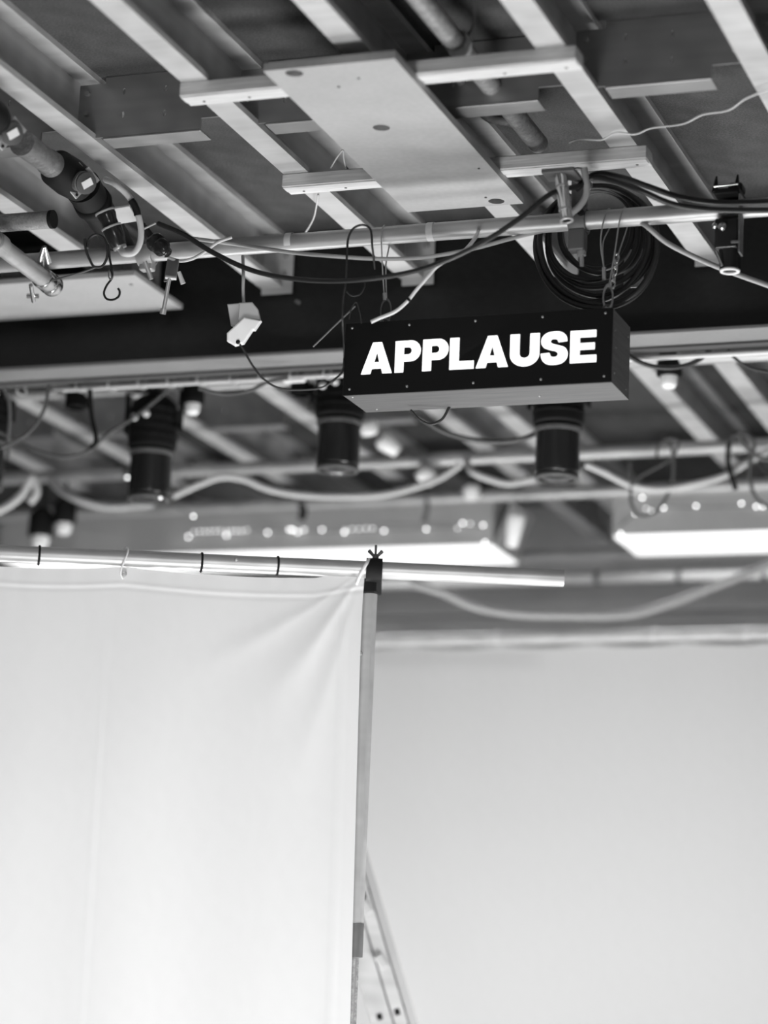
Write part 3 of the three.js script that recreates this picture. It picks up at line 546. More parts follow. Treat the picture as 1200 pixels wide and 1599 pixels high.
// ------------------------------------------------------------------ spotlights behind the beam
function spotlight(px, bottom, label) {
  const o = thing('spotlight', label, 'spotlight', [px, bottom, -7.6], 'black spotlights behind the beam');
  const c = (y) => [px, bottom + y, -7.6];
  part('housing', lathe([[0, 0.34], [0.05, 0.34], [0.072, 0.32], [0.08, 0.29], [0.08, 0.175], [0.076, 0.165], [0, 0.165]].map(([r, y]) => [r, y - 0.165]).reverse(), c(0.165), c(0.34), 32), M.black, o);
  for (let i = 0; i < 4; i++) part('fin', hollow(c(0.2 + i * 0.03), c(0.208 + i * 0.03), 0.083, 0.006, 32), M.black, o);
  part('barrel', lathe([[0, 0], [0.066, 0], [0.07, 0.02], [0.068, 0.14], [0.074, 0.165], [0, 0.165]].map(([r, y]) => [r, y]), c(0.0), c(0.165), 32), M.blackGloss, o);
  part('lens_rim', hollow(c(-0.008), c(0.004), 0.069, 0.012, 32), M.darkGrey, o);
  part('lens', lathe([[0, -0.014], [0.03, -0.011], [0.056, -0.002], [0.056, 0.002], [0, 0.002]], c(0), c(0.1), 28), M.lens, o);
  part('focus_band', hollow(c(0.14), c(0.155), 0.0735, 0.004, 32), M.midGrey, o);
  part('yoke', [rbox(px - 0.1, px - 0.094, bottom + 0.22, bottom + 0.385, -7.615, -7.585, 0.002), rbox(px + 0.094, px + 0.1, bottom + 0.22, bottom + 0.385, -7.615, -7.585, 0.002), rbox(px - 0.1, px + 0.1, bottom + 0.379, bottom + 0.385, -7.615, -7.585, 0.002), rod([px - 0.1, bottom + 0.24, -7.6], [px + 0.1, bottom + 0.24, -7.6], 0.01)], M.black, o);
  part('hook_clamp', [rbox(px - 0.015, px + 0.015, Math.min(bottom + 0.38, 3.745), 3.766, -7.61, -7.59, 0.003), hollow([px - 0.018, 3.795, -7.6], [px + 0.018, 3.795, -7.6], PR + 0.009, 0.008)], M.darkGrey, o);
  for (const [dx, dy] of [[-0.03, 0.255], [0.012, 0.265]]) part('knob', ball([px + dx, bottom + dy, -7.515], 0.012), M.bulbWhite, o);
  return o;
}
spotlight([-3.586, 3.54, -7.6][0], [-3.578, 3.414, -7.6][1], 'black spotlight pointing down behind the lower end of the conduit ties');
spotlight([-2.929, 3.576, -7.6][0], [-2.925, 3.488, -7.6][1], 'black spotlight pointing down at the corner of the sign');
spotlight([-2.198, 3.545, -7.6][0], [-2.195, 3.432, -7.6][1], 'black spotlight pointing down from behind the end of the sign');
spotlight([-4.207, 3.565, -7.6][0], [-4.2, 3.476, -7.6][1], 'black spotlight cut off by the picture edge');

function lampholder(c, r, label, bulb = true, tilt = 0) {
  const o = thing('lampholder', label, 'lamp', c, 'lampholders behind the beam');
  const up = add(c, [0.04 * tilt, 0.1, 0]);
  part('cup', lathe([[r * 0.72, 0.0], [r, 0.004], [r * 0.96, r * 1.6], [r * 0.5, r * 2.2], [0, r * 2.2]], c, up), M.black, o);
  part('strap', rod(add(c, [0.04 * tilt * r * 20, r * 2, 0]), [c[0], 3.77, c[2]], 0.006), M.black, o);
  if (bulb) part('bulb', lathe([[0, -r * 0.95], [r * 0.45, -r * 0.9], [r * 0.62, -r * 0.6], [r * 0.66, 0], [r * 0.66, 0.005], [0, 0.006]], c, up), M.bulbWhite, o);
  return o;
}
lampholder([-1.847, 3.737, -7.6], 0.04, 'black lampholder with white bulb just past the sign end');
lampholder([-3.448, 3.726, -7.6], 0.038, 'black lampholder with white bulb above the first spotlight');
lampholder([-3.873, 3.731, -7.6], 0.04, 'black lampholder without bulb between ties and dangling cable', false);
lampholder([-3.067, 3.736, -7.6], 0.036, 'black lampholder without bulb beside the second spotlight', false);
lampholder([-4.548, 3.543, -8.7], 0.05, 'blurred lamp with white bulb low above the curtain pipe', true);
lampholder([-4.452, 3.59, -8.7], 0.045, 'blurred lamp with white bulb next to the lower one', true);

// small white plastic connectors, blurred
for (const [a, b, l] of [[[-3.082, 3.792, -8.391], [-3.02, 3.744, -8.424], 'blurred white plastic connector hanging behind the second spotlight'], [[-3.051, 3.803, -8.182], [-3.044, 3.749, -8.197], 'blurred white plastic wedge just beside the second spotlight'], [[-3.016, 3.735, -8.645], [-2.968, 3.688, -8.674], 'blurred white plastic connector where the pale swag ends'], [[-3, 3.806, -9.201], [-2.997, 3.743, -9.217], 'blurred white plastic connector near the middle pipe'], [[-2.747, 3.639, -8.983], [-2.769, 3.512, -9.004], 'blurred white bulb standing on the pipe between both softboxes']])
  single('white_connector', lathe([[0, 0], [0.026, 0.002], [0.034, 0.02], [0.032, 0.045], [0.022, dist(a, b)], [0, dist(a, b) + 0.002]], a, b), M.whitePlastic, l, 'connector', 'blurred white connectors');

// blurred cables behind the beam
const swag = (pts, r, m, label) => single('hanging_cable', cable(pts, r, pts.length * 12), m, label, 'cable', 'cables behind the beam');
swag([[-4.028, 3.6, -7.329], [-3.961, 3.567, -7.361], [-3.893, 3.535, -7.393], [-3.806, 3.521, -7.428], [-3.736, 3.546, -7.447], [-3.686, 3.595, -7.455], [-3.615, 3.643, -7.469], [-3.545, 3.699, -7.482], [-3.494, 3.745, -7.49]], 0.006, M.darkGrey, 'dark cable swagging to the first spotlight');
swag([[-3.895, 3.456, -7.193], [-3.893, 3.515, -7.18], [-3.884, 3.595, -7.165], [-3.888, 3.655, -7.15], [-3.902, 3.684, -7.138]], 0.006, M.midGrey, 'grey cable rising from the spotlight at the picture edge');
swag([[-3.719, 3.674, -7.098], [-3.732, 3.605, -7.109], [-3.773, 3.535, -7.11], [-3.821, 3.497, -7.101], [-3.869, 3.472, -7.089]], 0.006, M.darkGrey, 'dark cable crossing another below the first ties');
swag([[-3.642, 3.689, -7.231], [-3.639, 3.606, -7.251], [-3.63, 3.527, -7.273], [-3.648, 3.506, -7.271]], 0.008, M.black, 'short black cable hanging beside the empty lampholder');
swag([[-3.196, 3.631, -7.08], [-3.123, 3.617, -7.11], [-3.049, 3.63, -7.134], [-2.992, 3.659, -7.148], [-2.937, 3.673, -7.165]], 0.006, M.darkGrey, 'dark cable tucked close under the beam flange');
swag([[-4.417, 3.499, -8.081], [-4.363, 3.528, -8.094], [-4.318, 3.57, -8.101], [-4.284, 3.627, -8.1], [-4.273, 3.572, -8.117], [-4.298, 3.538, -8.116]], 0.016, M.paleCable, 'pale thick cable curl beside the blurred lamps');
swag([[-4.519, 3.774, -8.689], [-4.482, 3.731, -8.658], [-4.359, 3.661, -8.609], [-4.258, 3.637, -8.652], [-4.156, 3.646, -8.687], [-4.088, 3.656, -8.709]], 0.013, M.paleCable, 'pale cable passing behind the first spotlight foot');
swag([[-3.773, 3.56, -8.193], [-3.687, 3.603, -8.214], [-3.612, 3.633, -8.235], [-3.537, 3.629, -8.262], [-3.464, 3.601, -8.295], [-3.369, 3.584, -8.334], [-3.221, 3.583, -8.388], [-3.072, 3.596, -8.439], [-2.965, 3.627, -8.471], [-2.879, 3.664, -8.494], [-2.814, 3.711, -8.507]], 0.013, M.paleCable, 'long pale cable swag below the middle pipe');
swag([[-2.851, 3.773, -8.675], [-2.772, 3.684, -8.528], [-2.72, 3.664, -8.552], [-2.657, 3.652, -8.578], [-2.571, 3.671, -8.604], [-2.496, 3.687, -8.628]], 0.012, M.paleCable, 'pale cable swag ending behind the third spotlight');
swag([[-2.321, 3.659, -8.371], [-2.26, 3.634, -8.399], [-2.18, 3.597, -8.437], [-2.088, 3.586, -8.473], [-1.984, 3.606, -8.506], [-1.87, 3.643, -8.539], [-1.786, 3.697, -8.557], [-1.671, 3.762, -8.584]], 0.012, M.paleCable, 'pale cable swag hanging below the pipe on the open side');
swag([[-2.205, 3.298, -6.232], [-2.184, 3.275, -6.245], [-2.158, 3.264, -6.257], [-2.129, 3.277, -6.265], [-2.108, 3.312, -6.265]], 0.0035, M.rubber, 'thin black lead looping just under the sign');
swag([[-2.626, 3.623, -7.507], [-2.561, 3.583, -7.54], [-2.486, 3.561, -7.572], [-2.392, 3.555, -7.608], [-2.316, 3.57, -7.632], [-2.258, 3.6, -7.646]], 0.008, M.darkGrey, 'dark cable running from sign to third spotlight');
swag([[-1.899, 3.718, -7.205], [-1.865, 3.692, -7.224], [-1.812, 3.672, -7.248], [-1.741, 3.673, -7.273], [-1.678, 3.7, -7.29], [-1.641, 3.738, -7.294]], 0.007, M.rubber, 'black cable bundle over the lampholder past the sign');
swag([[-1.63, 3.767, -7.401], [-1.601, 3.731, -7.42], [-1.557, 3.705, -7.442], [-1.458, 3.691, -7.481]], 0.0045, M.rubber, 'black lead sagging off the conduit at the edge');
swag([[-2.177, 3.676, -8.42], [-2.178, 3.591, -8.439], [-2.176, 3.527, -8.454], [-2.152, 3.496, -8.47], [-2.101, 3.509, -8.486], [-2.064, 3.564, -8.487], [-2.041, 3.629, -8.48], [-2.042, 3.725, -8.458], [-2.05, 3.746, -8.45]], 0.006, M.darkGrey, 'dark loop hanging from the pipe with small lights');
swag([[-2.081, 3.679, -8.4], [-2.071, 3.722, -8.394], [-2.04, 3.744, -8.4], [-2.009, 3.735, -8.413], [-2.032, 3.681, -8.417], [-2.136, 3.613, -8.395], [-2.168, 3.58, -8.391]], 0.005, M.darkGrey, 'dark loose turn of cable around the far pipe');
swag([[-1.855, 3.71, -8.475], [-1.841, 3.753, -8.47], [-1.804, 3.769, -8.48], [-1.768, 3.745, -8.498], [-1.783, 3.66, -8.512], [-1.77, 3.565, -8.539], [-1.701, 3.515, -8.576]], 0.007, M.darkGrey, 'dark cable hanging down near the picture edge');
swag([[-1.846, 3.742, -8.471], [-1.852, 3.678, -8.483], [-1.836, 3.605, -8.506], [-1.831, 3.584, -8.513]], 0.009, M.black, 'short black cable tail below the wound bundle');
swag([[-1.815, 3.764, -8.477], [-1.789, 3.723, -8.496], [-1.746, 3.693, -8.519], [-1.644, 3.683, -8.558]], 0.008, M.darkGrey, 'dark bundle of cable wound on the pipe');
swag([[-3.196, 3.766, -9.248], [-3.19, 3.738, -9.256], [-3.203, 3.677, -9.265]], 0.011, M.midGrey, 'short grey strap hanging above the fairy lights');
swag([[-3.711, 3.766, -9.257], [-3.705, 3.732, -9.266], [-3.715, 3.703, -9.269]], 0.016, M.black, 'short black strap hanging above the fairy lights');
swag([[-3.16, 3.388, -8.999], [-3.049, 3.358, -9.046], [-2.939, 3.312, -9.097], [-2.806, 3.292, -9.15], [-2.627, 3.293, -9.215], [-2.391, 3.308, -9.297], [-2.267, 3.346, -9.334], [-2.108, 3.415, -9.376], [-1.961, 3.479, -9.414], [-1.836, 3.534, -9.447]], 0.016, M.greyCable, 'thick pale cable sagging above the rear curtain');

// ------------------------------------------------------------------ stage softboxes in view
function stageSoftbox(x0, x1, y0, y1, z0, z1, label, flap) {
  const o = thing('stage_softbox', label, 'softbox', [(x0 + x1) / 2, y0, (z0 + z1) / 2]);
  part('skirt', [box(x0, x1, y0, y1, z1 - 0.012, z1), box(x0, x1, y0, y1, z0, z0 + 0.012), box(x0, x0 + 0.012, y0, y1, z0 + 0.012, z1 - 0.012), box(x1 - 0.012, x1, y0, y1, z0 + 0.012, z1 - 0.012), box(x0, x1, y1, y1 + 0.012, z0, z1)], M.skirt, o);
  part('diffuser', box(x0 + 0.006, x1 - 0.006, y0 - 0.008, y0, z0 + 0.006, z1 - 0.006), M.glow, o);
  if (flap) part('side_flap', along(new RoundedBoxGeometry(0.012, dist(...flap), 0.3, 2, 0.004).translate(0, dist(...flap) / 2, 0), ...flap), M.whiteBoard, o);
  for (const x of [x0 + 0.15, x1 - 0.15]) part('hanger', rod([x, y1, (z0 + z1) / 2], [x, DECK, (z0 + z1) / 2], 0.006), M.darkZinc, o);
  const li = new THREE.RectAreaLight(0xffffff, STAGE_SOFTBOX, x1 - x0 - 0.02, z1 - z0 - 0.02);
  li.position.set(0, -0.012, 0); o.add(li); li.lookAt(new THREE.Vector3(o.position.x, -5, o.position.z - 1e-4));
  return o;
}
stageSoftbox(-5.2, -3.035, 3.655, 3.85, -9.98, -9.6, 'long grey stage softbox with white underside behind the front curtain', [[-3.03, 3.655, -9.78], [-2.965, 3.83, -9.78]]);
stageSoftbox([-2.547, 3.669, -9.6][0], -0.4, 3.675, 3.85, -9.98, -9.6, 'bright white stage softbox above the rear curtain', null);
pipeThing('blurred pale pipe between and below the two softboxes', [-3.3, 3.693, -10.05], [-0.3, 3.693, -10.05], M.pipe);
pipeThing('blurred pale pipe with dark ties above the rear curtain pipe', [-4.0, 3.617, -10.15], [1.5, 3.617, -10.15], M.zinc, (o) => { for (const x of [-2.76, -2.42, -2.07]) part('tie', hollow([x, 3.617, -10.15], [x + 0.02, 3.617, -10.15], PR + 0.005, 0.004), M.darkGrey, o); });
{
  const o = thing('cable_trunking', 'grey horizontal trunking on the rear wall above the curtain', 'trunking', [-2, 3.5, -10.97]);
  part('body', rbox(-6.9, 3.1, 3.62, 3.74, -10.998, -10.93, 0.006), M.trunk, o);
  part('cover', rbox(-6.9, 3.1, 3.52, 3.6, -10.998, -10.95, 0.004), M.trunk, o);
}

// tiny lamps strung along the softbox skirts
function stringLight(label, wirePts, bulbs, m) {
  const o = thing('string_light', label, 'string light', wirePts[0], 'strings of tiny lamps');
  part('wire', cable(wirePts, 0.0015), M.darkGrey, o);
  for (const [p, dim] of bulbs) part('bulb', ball(p, 0.0042), dim ? M.bulbDim : M.bulbLit, o);
}
const row = (list, dim) => list.map((p) => [p, dim]);
stringLight('string of tiny lamps along the long softbox skirt', [[-4.347, 3.734, -9.585], [-4.035, 3.738, -9.585], [-3.701, 3.722, -9.585], [-3.483, 3.723, -9.585], [-3.055, 3.723, -9.585]], [...row([[-4.308, 3.737, -9.58], [-4.282, 3.739, -9.58], [-4.259, 3.738, -9.58], [-4.237, 3.738, -9.58], [-4.214, 3.74, -9.58], [-4.191, 3.739, -9.58], [-4.166, 3.736, -9.58], [-4.143, 3.738, -9.58], [-4.12, 3.737, -9.58], [-4.098, 3.736, -9.58], [-4.075, 3.738, -9.58], [-3.645, 3.725, -9.58], [-3.617, 3.729, -9.58], [-3.587, 3.728, -9.58], [-3.557, 3.73, -9.58], [-3.53, 3.729, -9.58], [-3.829, 3.73, -9.58], [-3.821, 3.733, -9.58]], true), ...row([[-4.332, 3.719, -9.58], [-4.162, 3.719, -9.58], [-3.982, 3.725, -9.58], [-3.888, 3.735, -9.58], [-3.874, 3.734, -9.58], [-3.851, 3.723, -9.58], [-3.746, 3.73, -9.58], [-3.65, 3.717, -9.58], [-3.481, 3.717, -9.58], [-3.303, 3.719, -9.58], [-3.152, 3.738, -9.58], [-3.067, 3.727, -9.58], [-3.057, 3.658, -9.58]], false)]);
stringLight('string of tiny lamps along the white softbox and dark loop', [[-2.536, 3.691, -9.585], [-2.411, 3.771, -9.585], [-2.21, 3.771, -9.585], [-1.938, 3.767, -9.585]], [...row([[-2.41, 3.772, -9.58], [-2.389, 3.761, -9.58], [-3.12, 3.734, -9.58], [-3.172, 3.718, -9.58]], true), ...row([[-2.426, 3.815, -9.58], [-2.452, 3.753, -9.58], [-2.341, 3.772, -9.58], [-2.214, 3.775, -9.58], [-2.038, 3.779, -9.58], [-1.981, 3.765, -9.58], [-1.956, 3.764, -9.58], [-2.509, 3.677, -9.58]], false)]);
stringLight('few stray tiny lamps on the middle pipe and spotlights', [[-4.086, 3.759, -8.632], [-4.156, 3.738, -8.611], [-3.929, 3.607, -8.724]], [...row([[-4.156, 3.738, -8.611], [-3.929, 3.607, -8.724]], false), ...row([[-3.524, 3.403, -7.557], [-2.953, 3.529, -7.736]], true)]);

// ------------------------------------------------------------------ front curtain on its frame
const CP0 = [-3.407, 2.957, -6.287], CP1 = [-2.427, 2.962, -6.642], CE = [-1.95, 2.961, -6.838];
const CY = 2.96;
{
  const dir = V(CE).sub(V(CP0)); dir.y = 0; dir.normalize();
  const at = (s, y, out = 0) => [CP0[0] + dir.x * s - dir.z * out, y, CP0[2] + dir.z * s + dir.x * out];   // out: towards the camera
  const start = -1.6, end = V(CE).sub(V(CP0)).length();
  const fr = thing('curtain_frame', 'bright metal pipe on a stand holding the front white curtain', 'frame', [CP1[0], 0, CP1[2]]);
  const a = at(start, CY), b = at(end, CY);
  const cross = part('crossbar', hollow(a, b, PR), M.alu, fr);
  for (const s of [0.107, 0.555, 0.765, -0.3]) part('tape_band', cable(Array.from({ length: 12 }, (_, i) => { const t = i / 12 * 2 * Math.PI; const p = at(s + 0.004 * Math.cos(t), CY + (PR + 0.001) * Math.sin(t), (PR + 0.001) * Math.cos(t)); return p; }), 0.0034, 40, true), M.black, cross);
  part('rivet', ball(at(0.652, CY + 0.008, PR), 0.006), M.pipe, cross);
  const sx = [-2.462, 2.94, -6.684];
  const px = sx[0], pz = sx[2];
  part('upper_pole', hollow([px, 1.99, pz], [px, CY - 0.03, pz], 0.0205), M.matPipe, fr);
  part('coupling', hollow([px, 1.905, pz], [px, 1.995, pz], 0.0218, 0.004), M.darkZinc, fr);
  part('lower_pole', rod([px, 0.25, pz], [px, 1.91, pz], 0.0125), M.oldPipe, fr);
  part('pole_rivet', ball([px - 0.012, 2.73, pz + 0.018], 0.006), M.pipe, fr);
  for (let i = 0; i < 3; i++) { const t = i * 2.094 + 0.4; part('stand_leg', rod([px + 0.02 * Math.cos(t), 0.4, pz + 0.02 * Math.sin(t)], [px + 0.4 * Math.cos(t), 0.015, pz + 0.4 * Math.sin(t)], 0.011), M.oldPipe, fr); }
  const c = at(1.035, CY);
  const cl = part('corner_clamp', [hollow(at(1.01, CY), at(1.055, CY), PR + 0.009, 0.0085), rbox(px - 0.024, px + 0.026, CY - 0.062, CY - 0.02, pz - 0.026, pz + 0.026, 0.006)], M.black, fr);
  part('wing_nut', [rod([c[0], CY + 0.03, c[2]], [c[0], CY + 0.07, c[2]], 0.0035), rod([c[0], CY + 0.035, c[2]], [c[0] - 0.02, CY + 0.055, c[2]], 0.004, 0.0055), rod([c[0], CY + 0.035, c[2]], [c[0] + 0.02, CY + 0.053, c[2]], 0.004, 0.0055), ball([c[0], CY + 0.036, c[2]], 0.009)], M.darkGrey, cl);

  // the cloth: hem, seams, slack between its ties, creases at the corner
  const cu = thing('front_curtain', 'white cloth curtain with stitched hem hanging from the front frame', 'curtain', at(0.2, 0));
  const NX = 260, NY = 300, pos = [], uv = [], idx = [], W0 = -1.5, W1 = 1.0, Hc = CY - 0.018;
  const topAt = (s) => { // scalloped top edge: held at the ties, sagging between
    const ties = [-1.5, -0.72, -0.2, 0.345, 0.985];
    let k = 0; while (k < ties.length - 2 && s > ties[k + 1]) k++;
    const u = (s - ties[k]) / (ties[k + 1] - ties[k]), deep = [0.012, 0.012, 0.014, 0.012][k];
    return CY - 0.024 - deep * Math.sin(Math.PI * Math.min(1, Math.max(0, u))) + (k === 3 && u > 0.82 ? 0.02 * (u - 0.82) / 0.18 : 0);
  };
  const outAt = (s, d) => { // d: distance below the top edge
    let o = 0.006 + 0.008 * Math.sin(s * 5.2 + 0.6) * Math.min(1, d / 0.6) + 0.0035 * Math.sin(s * 17 + 1.3 * Math.sin(d * 1.5)) * Math.min(1, d / 0.5);
    o += 0.0016 * Math.sin(s * 62 + 3 * noise(s * 4, 1)) * Math.exp(-d / 0.05);                    // gathers in the hem
    const dx = 1.0 - s, a = Math.atan2(d, Math.max(1e-3, dx)), r = Math.hypot(dx, d);             // creases fanning out of the corner
    o += 0.008 * Math.exp(-Math.pow((a - 0.98) / 0.12, 2)) * Math.exp(-Math.pow((r - 0.2) / 0.18, 2)) + 0.004 * Math.exp(-Math.pow((a - 0.55) / 0.09, 2)) * Math.exp(-Math.pow((r - 0.26) / 0.2, 2)) + 0.004 * Math.exp(-Math.pow((a - 1.3) / 0.07, 2)) * Math.exp(-Math.pow((r - 0.3) / 0.25, 2));
    const seam = s - 0.313 + 0.004 * Math.sin(d * 2); o += 0.0022 * Math.exp(-Math.pow(seam / 0.0035, 2)) - 0.0016 * Math.exp(-Math.pow((seam - 0.009) / 0.004, 2));
    o += 0.0012 * Math.exp(-Math.pow((d - 0.046) / 0.006, 2)) - 0.001 * Math.exp(-Math.pow((d - 0.056) / 0.006, 2));
    o += 0.004 * noise(s * 1.6, d * 0.9 + 4) * Math.min(1, d / 0.4);
    if (s > 0.965) o -= 0.6 * Math.pow((s - 0.965), 1.6);                                          // side turn-in
    if (s > 0.93) o += 0.003 * Math.exp(-Math.pow((s - 0.953) / 0.005, 2));
    return o;
  };
  for (let j = 0; j <= NY; j++) for (let i = 0; i <= NX; i++) {
    const fi = i / NX, s = W0 + (W1 - W0) * (fi < 0.3 ? fi * 1.0 : fi), v = Math.pow(j / NY, 1.7), top = topAt(s), y = top + (0.03 - top) * v, d = top - y;
    const edge = Math.max(0, (s - 0.8) / 0.2), ss = s + edge * (0.021 * d / 1.3) + edge * 0.008 * Math.exp(-d / 0.1);
    const p = at(ss, y, outAt(s, d)); pos.push(...p); uv.push(s, y);
  }
  for (let j = 0; j < NY; j++) for (let i = 0; i < NX; i++) { const k = j * (NX + 1) + i; idx.push(k, k + NX + 1, k + 1, k + 1, k + NX + 1, k + NX + 2); }
  const g = new THREE.BufferGeometry(); g.setAttribute('position', new THREE.Float32BufferAttribute(pos, 3)); g.setAttribute('uv', new THREE.Float32BufferAttribute(uv, 2)); g.setIndex(idx); g.computeVertexNormals(); g.userData.keepUV = true;
  part('cloth', g, M.curtain, cu);
  // ties
  for (const [s, m] of [[0.345, M.whitePlastic], [-0.2, M.whitePlastic]]) {
    part('tie', cable(Array.from({ length: 14 }, (_, i) => { const t = i / 14 * 2 * Math.PI; return at(s + 0.008 * Math.sin(2 * t), CY - 0.012 + (PR + 0.02) * Math.sin(t), (PR + 0.004) * Math.cos(t) + 0.002); }), 0.0026, 60, true), m, cu);
    part('eyelet', ring(at(s, CY - 0.044, 0.014), 0.0065, 0.002, [0.33, 0, 0.94]), M.alu, cu);
  }
  part('corner_tie', cable([at(0.985, CY - 0.045, 0.012), at(0.995, CY - 0.02, 0.03), at(1.01, CY + 0.01, 0.032), at(1.02, CY + 0.028, 0.005), at(1.02, CY, -0.03)], 0.005), M.curtain, cu);
}

// ------------------------------------------------------------------ rear curtain
{
  const z = -9.4, yp = [-2.879, 3.244, -9.4][1];
  const o = thing('rear_curtain_pipe', 'blurred pale pipe holding up the wide rear curtain', 'pipe', [-1.5, yp, z]);
  part('tube', hollow([-4.9, yp - 0.008, z], [1.6, yp + 0.012, z], PR), M.zinc, o);
  for (const x of [-2.94, -2.33, -1.98, -1.62]) part('tie_band', hollow([x, yp, z], [x + 0.012, yp, z], PR + 0.004, 0.003), M.tie, o);
  for (const x of [-4.8, 1.5]) part('upright', rod([x, 0, z - 0.04], [x, yp + 0.02, z - 0.04], 0.022), M.pipe, o);
  const c = thing('rear_curtain', 'wide smooth white rear curtain blurred behind the stage', 'curtain', [-1.5, 0, z]);
  const NX = 200, NY = 60, pos = [], uv = [], idx = [], x0 = -4.8, x1 = 1.5;
  for (let j = 0; j <= NY; j++) for (let i = 0; i <= NX; i++) {
    const x = x0 + (x1 - x0) * i / NX, v = j / NY, per = 0.36, u = ((x + 2.93) / per) - Math.floor((x + 2.93) / per), top = yp - 0.03 - 0.014 * Math.sin(Math.PI * u), y = top + (0.02 - top) * v, d = top - y;
    pos.push(x, y, z + 0.004 + 0.012 * Math.sin(x * 2.1) * Math.min(1, d) + 0.003 * Math.sin(x * 17.4) * Math.exp(-d / 0.3)); uv.push(x, y);
  }
  for (let j = 0; j < NY; j++) for (let i = 0; i < NX; i++) { const k = j * (NX + 1) + i; idx.push(k, k + NX + 1, k + 1, k + 1, k + NX + 1, k + NX + 2); }
  const g = new THREE.BufferGeometry(); g.setAttribute('position', new THREE.Float32BufferAttribute(pos, 3)); g.setAttribute('uv', new THREE.Float32BufferAttribute(uv, 2)); g.setIndex(idx); g.computeVertexNormals(); g.userData.keepUV = true;
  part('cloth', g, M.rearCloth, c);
}

// ------------------------------------------------------------------ ladder between the curtains
{
  const top = [-2.857, 2.399, -7.812], foot = (() => { const q = [-2.696, 1.763, -8.016], t = (0.02 - top[1]) / (q[1] - top[1]); return mix(top, q, t); })();
  const o = thing('folding_ladder', 'pale aluminium ladder leaning behind the edge of the front curtain', 'ladder', [foot[0], 0, foot[2]]);
  const up = V(top).sub(V(foot)), L = up.length(); up.normalize();
  const n = new THREE.Vector3(0.334, 0, 0.919), side = new THREE.Vector3().crossVectors(up, n).normalize(), nn = new THREE.Vector3().crossVectors(side, up).normalize();
  const Mx = new THREE.Matrix4().makeBasis(side, up, nn); Mx.setPosition(V(foot));
  const put = (g) => g.applyMatrix4(Mx);
  const bx = (a, b, c, d, e, f) => put(box(a, b, c, d, e, f));
  const sgn = side.x > 0 ? 1 : -1;
  const X = (v) => sgn * v;
  const sx = (a, b) => [Math.min(X(a), X(b)), Math.max(X(a), X(b))];
  const holesAt = [L - 0.235 * 1, L - 0.62, L - 1.0, L - 1.4, L - 1.8, L - 2.2].filter((v) => v > 0.1);
  const stile = (a, b, z0, z1, hw) => { const [p, q] = sx(a, b); const s = new THREE.Shape([[p, 0], [q, 0], [q, L], [p, L]].map((v) => new THREE.Vector2(...v))); for (const h of holesAt) { const m = X(hw); s.holes.push(new THREE.Path([[m - 0.009, h - 0.011], [m + 0.009, h - 0.011], [m + 0.009, h + 0.011], [m - 0.009, h + 0.011]].map((v) => new THREE.Vector2(...v)))); } const g = new THREE.ExtrudeGeometry(s, { depth: z1 - z0, bevelEnabled: false }); g.translate(0, 0, z0); return put(g); };
  part('stile', stile(-0.17, -0.105, 0.0, 0.004, -0.14), M.ladderPale, o);
  part('stile', stile(-0.1, -0.06, 0.01, 0.014, -0.082), M.ladderPale, o);
  part('outer_rail', bx(...sx(-0.055, -0.03), 0, L, -0.03, 0.012), M.ladderGrey, o);
  part('inner_rail', bx(...sx(-0.17, -0.03), 0, L, -0.07, -0.066), M.darkZinc, o);
  for (const h of holesAt) part('rung', bx(...sx(-0.17, -0.03), h - 0.016, h + 0.016, -0.05, -0.02), M.black, o);
  for (const h of [L - 0.27, L - 0.45, L - 0.75]) part('bracket', put(new RoundedBoxGeometry(0.03, 0.05, 0.02, 2, 0.006).rotateZ(0.3).translate(X(-0.085), h, 0.025)), M.ladderPale, o);
  part('foot', bx(...sx(-0.18, -0.02), 0, 0.05, -0.08, 0.02), M.black, o);
}

// ------------------------------------------------------------------ lamps above and behind the camera
for (const [x, y, z, w, d, power, label] of LAMP_PANELS) {
  const o = thing('overhead_softbox', label, 'softbox', [x, y, z]);
  part('casing', [box(x - w / 2, x + w / 2, y + 0.1, y + 0.12, z - d / 2, z + d / 2), box(x - w / 2, x - w / 2 + 0.01, y - 0.02, y + 0.1, z - d / 2, z + d / 2), box(x + w / 2 - 0.01, x + w / 2, y - 0.02, y + 0.1, z - d / 2, z + d / 2), box(x - w / 2, x + w / 2, y - 0.02, y + 0.1, z - d / 2, z - d / 2 + 0.01), box(x - w / 2, x + w / 2, y - 0.02, y + 0.1, z + d / 2 - 0.01, z + d / 2)], M.black, o);
  part('diffuser', box(x - w / 2 + 0.012, x + w / 2 - 0.012, y, y + 0.006, z - d / 2 + 0.012, z + d / 2 - 0.012), M.glow, o);
  for (const s of [-1, 1]) part('hanger', rod([x + s * w * 0.4, y + 0.12, z], [x + s * w * 0.4, DECK, z], 0.006), M.darkZinc, o);
  const li = new THREE.RectAreaLight(0xffffff, power, w - 0.03, d - 0.03);
  li.position.set(0, -0.004, 0); o.add(li); li.lookAt(new THREE.Vector3(x, -5, z - 1e-4));
}

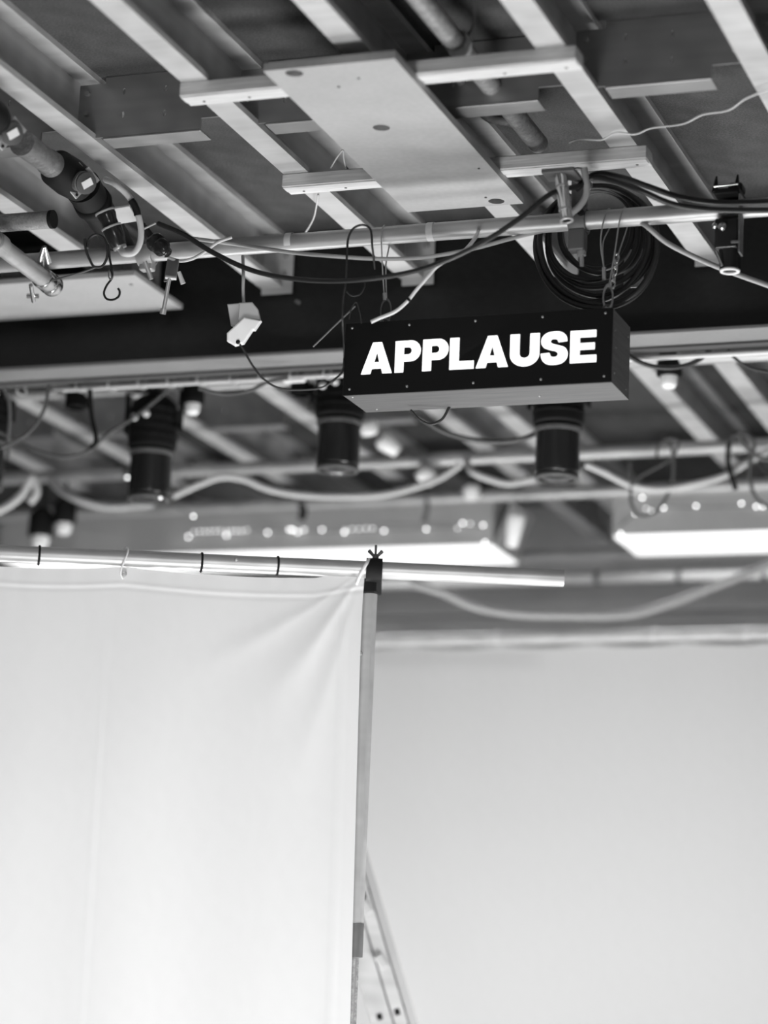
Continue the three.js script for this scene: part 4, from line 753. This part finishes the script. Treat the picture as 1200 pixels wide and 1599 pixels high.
for (const [p, aim, size, power, label] of STAND_SOFTBOXES) {
  const o = thing('stand_softbox', label, 'softbox', [p[0], 0, p[2]]);
  const n = V(aim).sub(V(p)).normalize(), tip = V(p).add(n).toArray(), back = V(p).addScaledVector(n, -0.35).toArray();
  const h = size / 2, shell = new THREE.CylinderGeometry(h * Math.SQRT2, 0.08, 0.34, 4, 1, true).rotateY(Math.PI / 4).translate(0, 0.17, 0);
  part('hood', along(shell, back, p), M.black, o);
  part('diffuser', along(new THREE.BoxGeometry(size, 0.006, size).translate(0, -0.01, 0), p, tip), M.glow, o);
  part('lamp_head', rod(V(back).addScaledVector(n, -0.2).toArray(), back, 0.06), M.black, o);
  part('pole', rod([back[0], 0.3, back[2]], back, 0.015), M.black, o);
  for (let i = 0; i < 3; i++) { const t = i * 2.094; part('leg', rod([back[0], 0.32, back[2]], [back[0] + 0.4 * Math.cos(t), 0.012, back[2] + 0.4 * Math.sin(t)], 0.011), M.black, o); }
  const li = new THREE.RectAreaLight(0xffffff, power, size - 0.02, size - 0.02);
  const q = V(p).addScaledVector(n, 0.004).sub(o.position); li.position.copy(q); o.add(li); li.lookAt(V(aim));
}

for (const [p, aim, angle, power, label] of BEAM_SPOTS) {
  const o = thing('theatre_spot', label, 'spotlight', [p[0], 0, p[2]]);
  const n = V(aim).sub(V(p)).normalize(), to = (d) => V(p).addScaledVector(n, d).toArray();
  part('housing', lathe([[0, 0], [0.09, 0], [0.11, 0.04], [0.11, 0.28], [0.13, 0.3], [0.13, 0.34], [0.12, 0.34], [0.1, 0.29], [0.1, 0.05], [0, 0.05]], to(-0.36), p), M.black, o);
  part('lens', lathe([[0, 0], [0.1, 0], [0.1, 0.006], [0, 0.012]], to(-0.06), p), M.glow, o);
  part('yoke', ring(to(-0.2), 0.15, 0.012, [n.x, n.y, n.z]), M.black, o);
  part('pole', rod([p[0], 0.4, p[2]], [p[0], p[1] - 0.15, p[2]], 0.016), M.black, o);
  for (let i = 0; i < 3; i++) { const t = i * 2.094 + 0.5; part('leg', rod([p[0], 0.42, p[2]], [p[0] + 0.45 * Math.cos(t), 0.012, p[2] + 0.45 * Math.sin(t)], 0.012), M.black, o); }
  const li = new THREE.SpotLight(0xffffff, power, 0, angle, 1, 2); li.castShadow = true; li.shadow.radius = 5;
  li.position.copy(V(to(0.02)).sub(o.position)); li.target.position.copy(V(aim).sub(o.position)); o.add(li, li.target);
}

renderer.render(scene, camera);
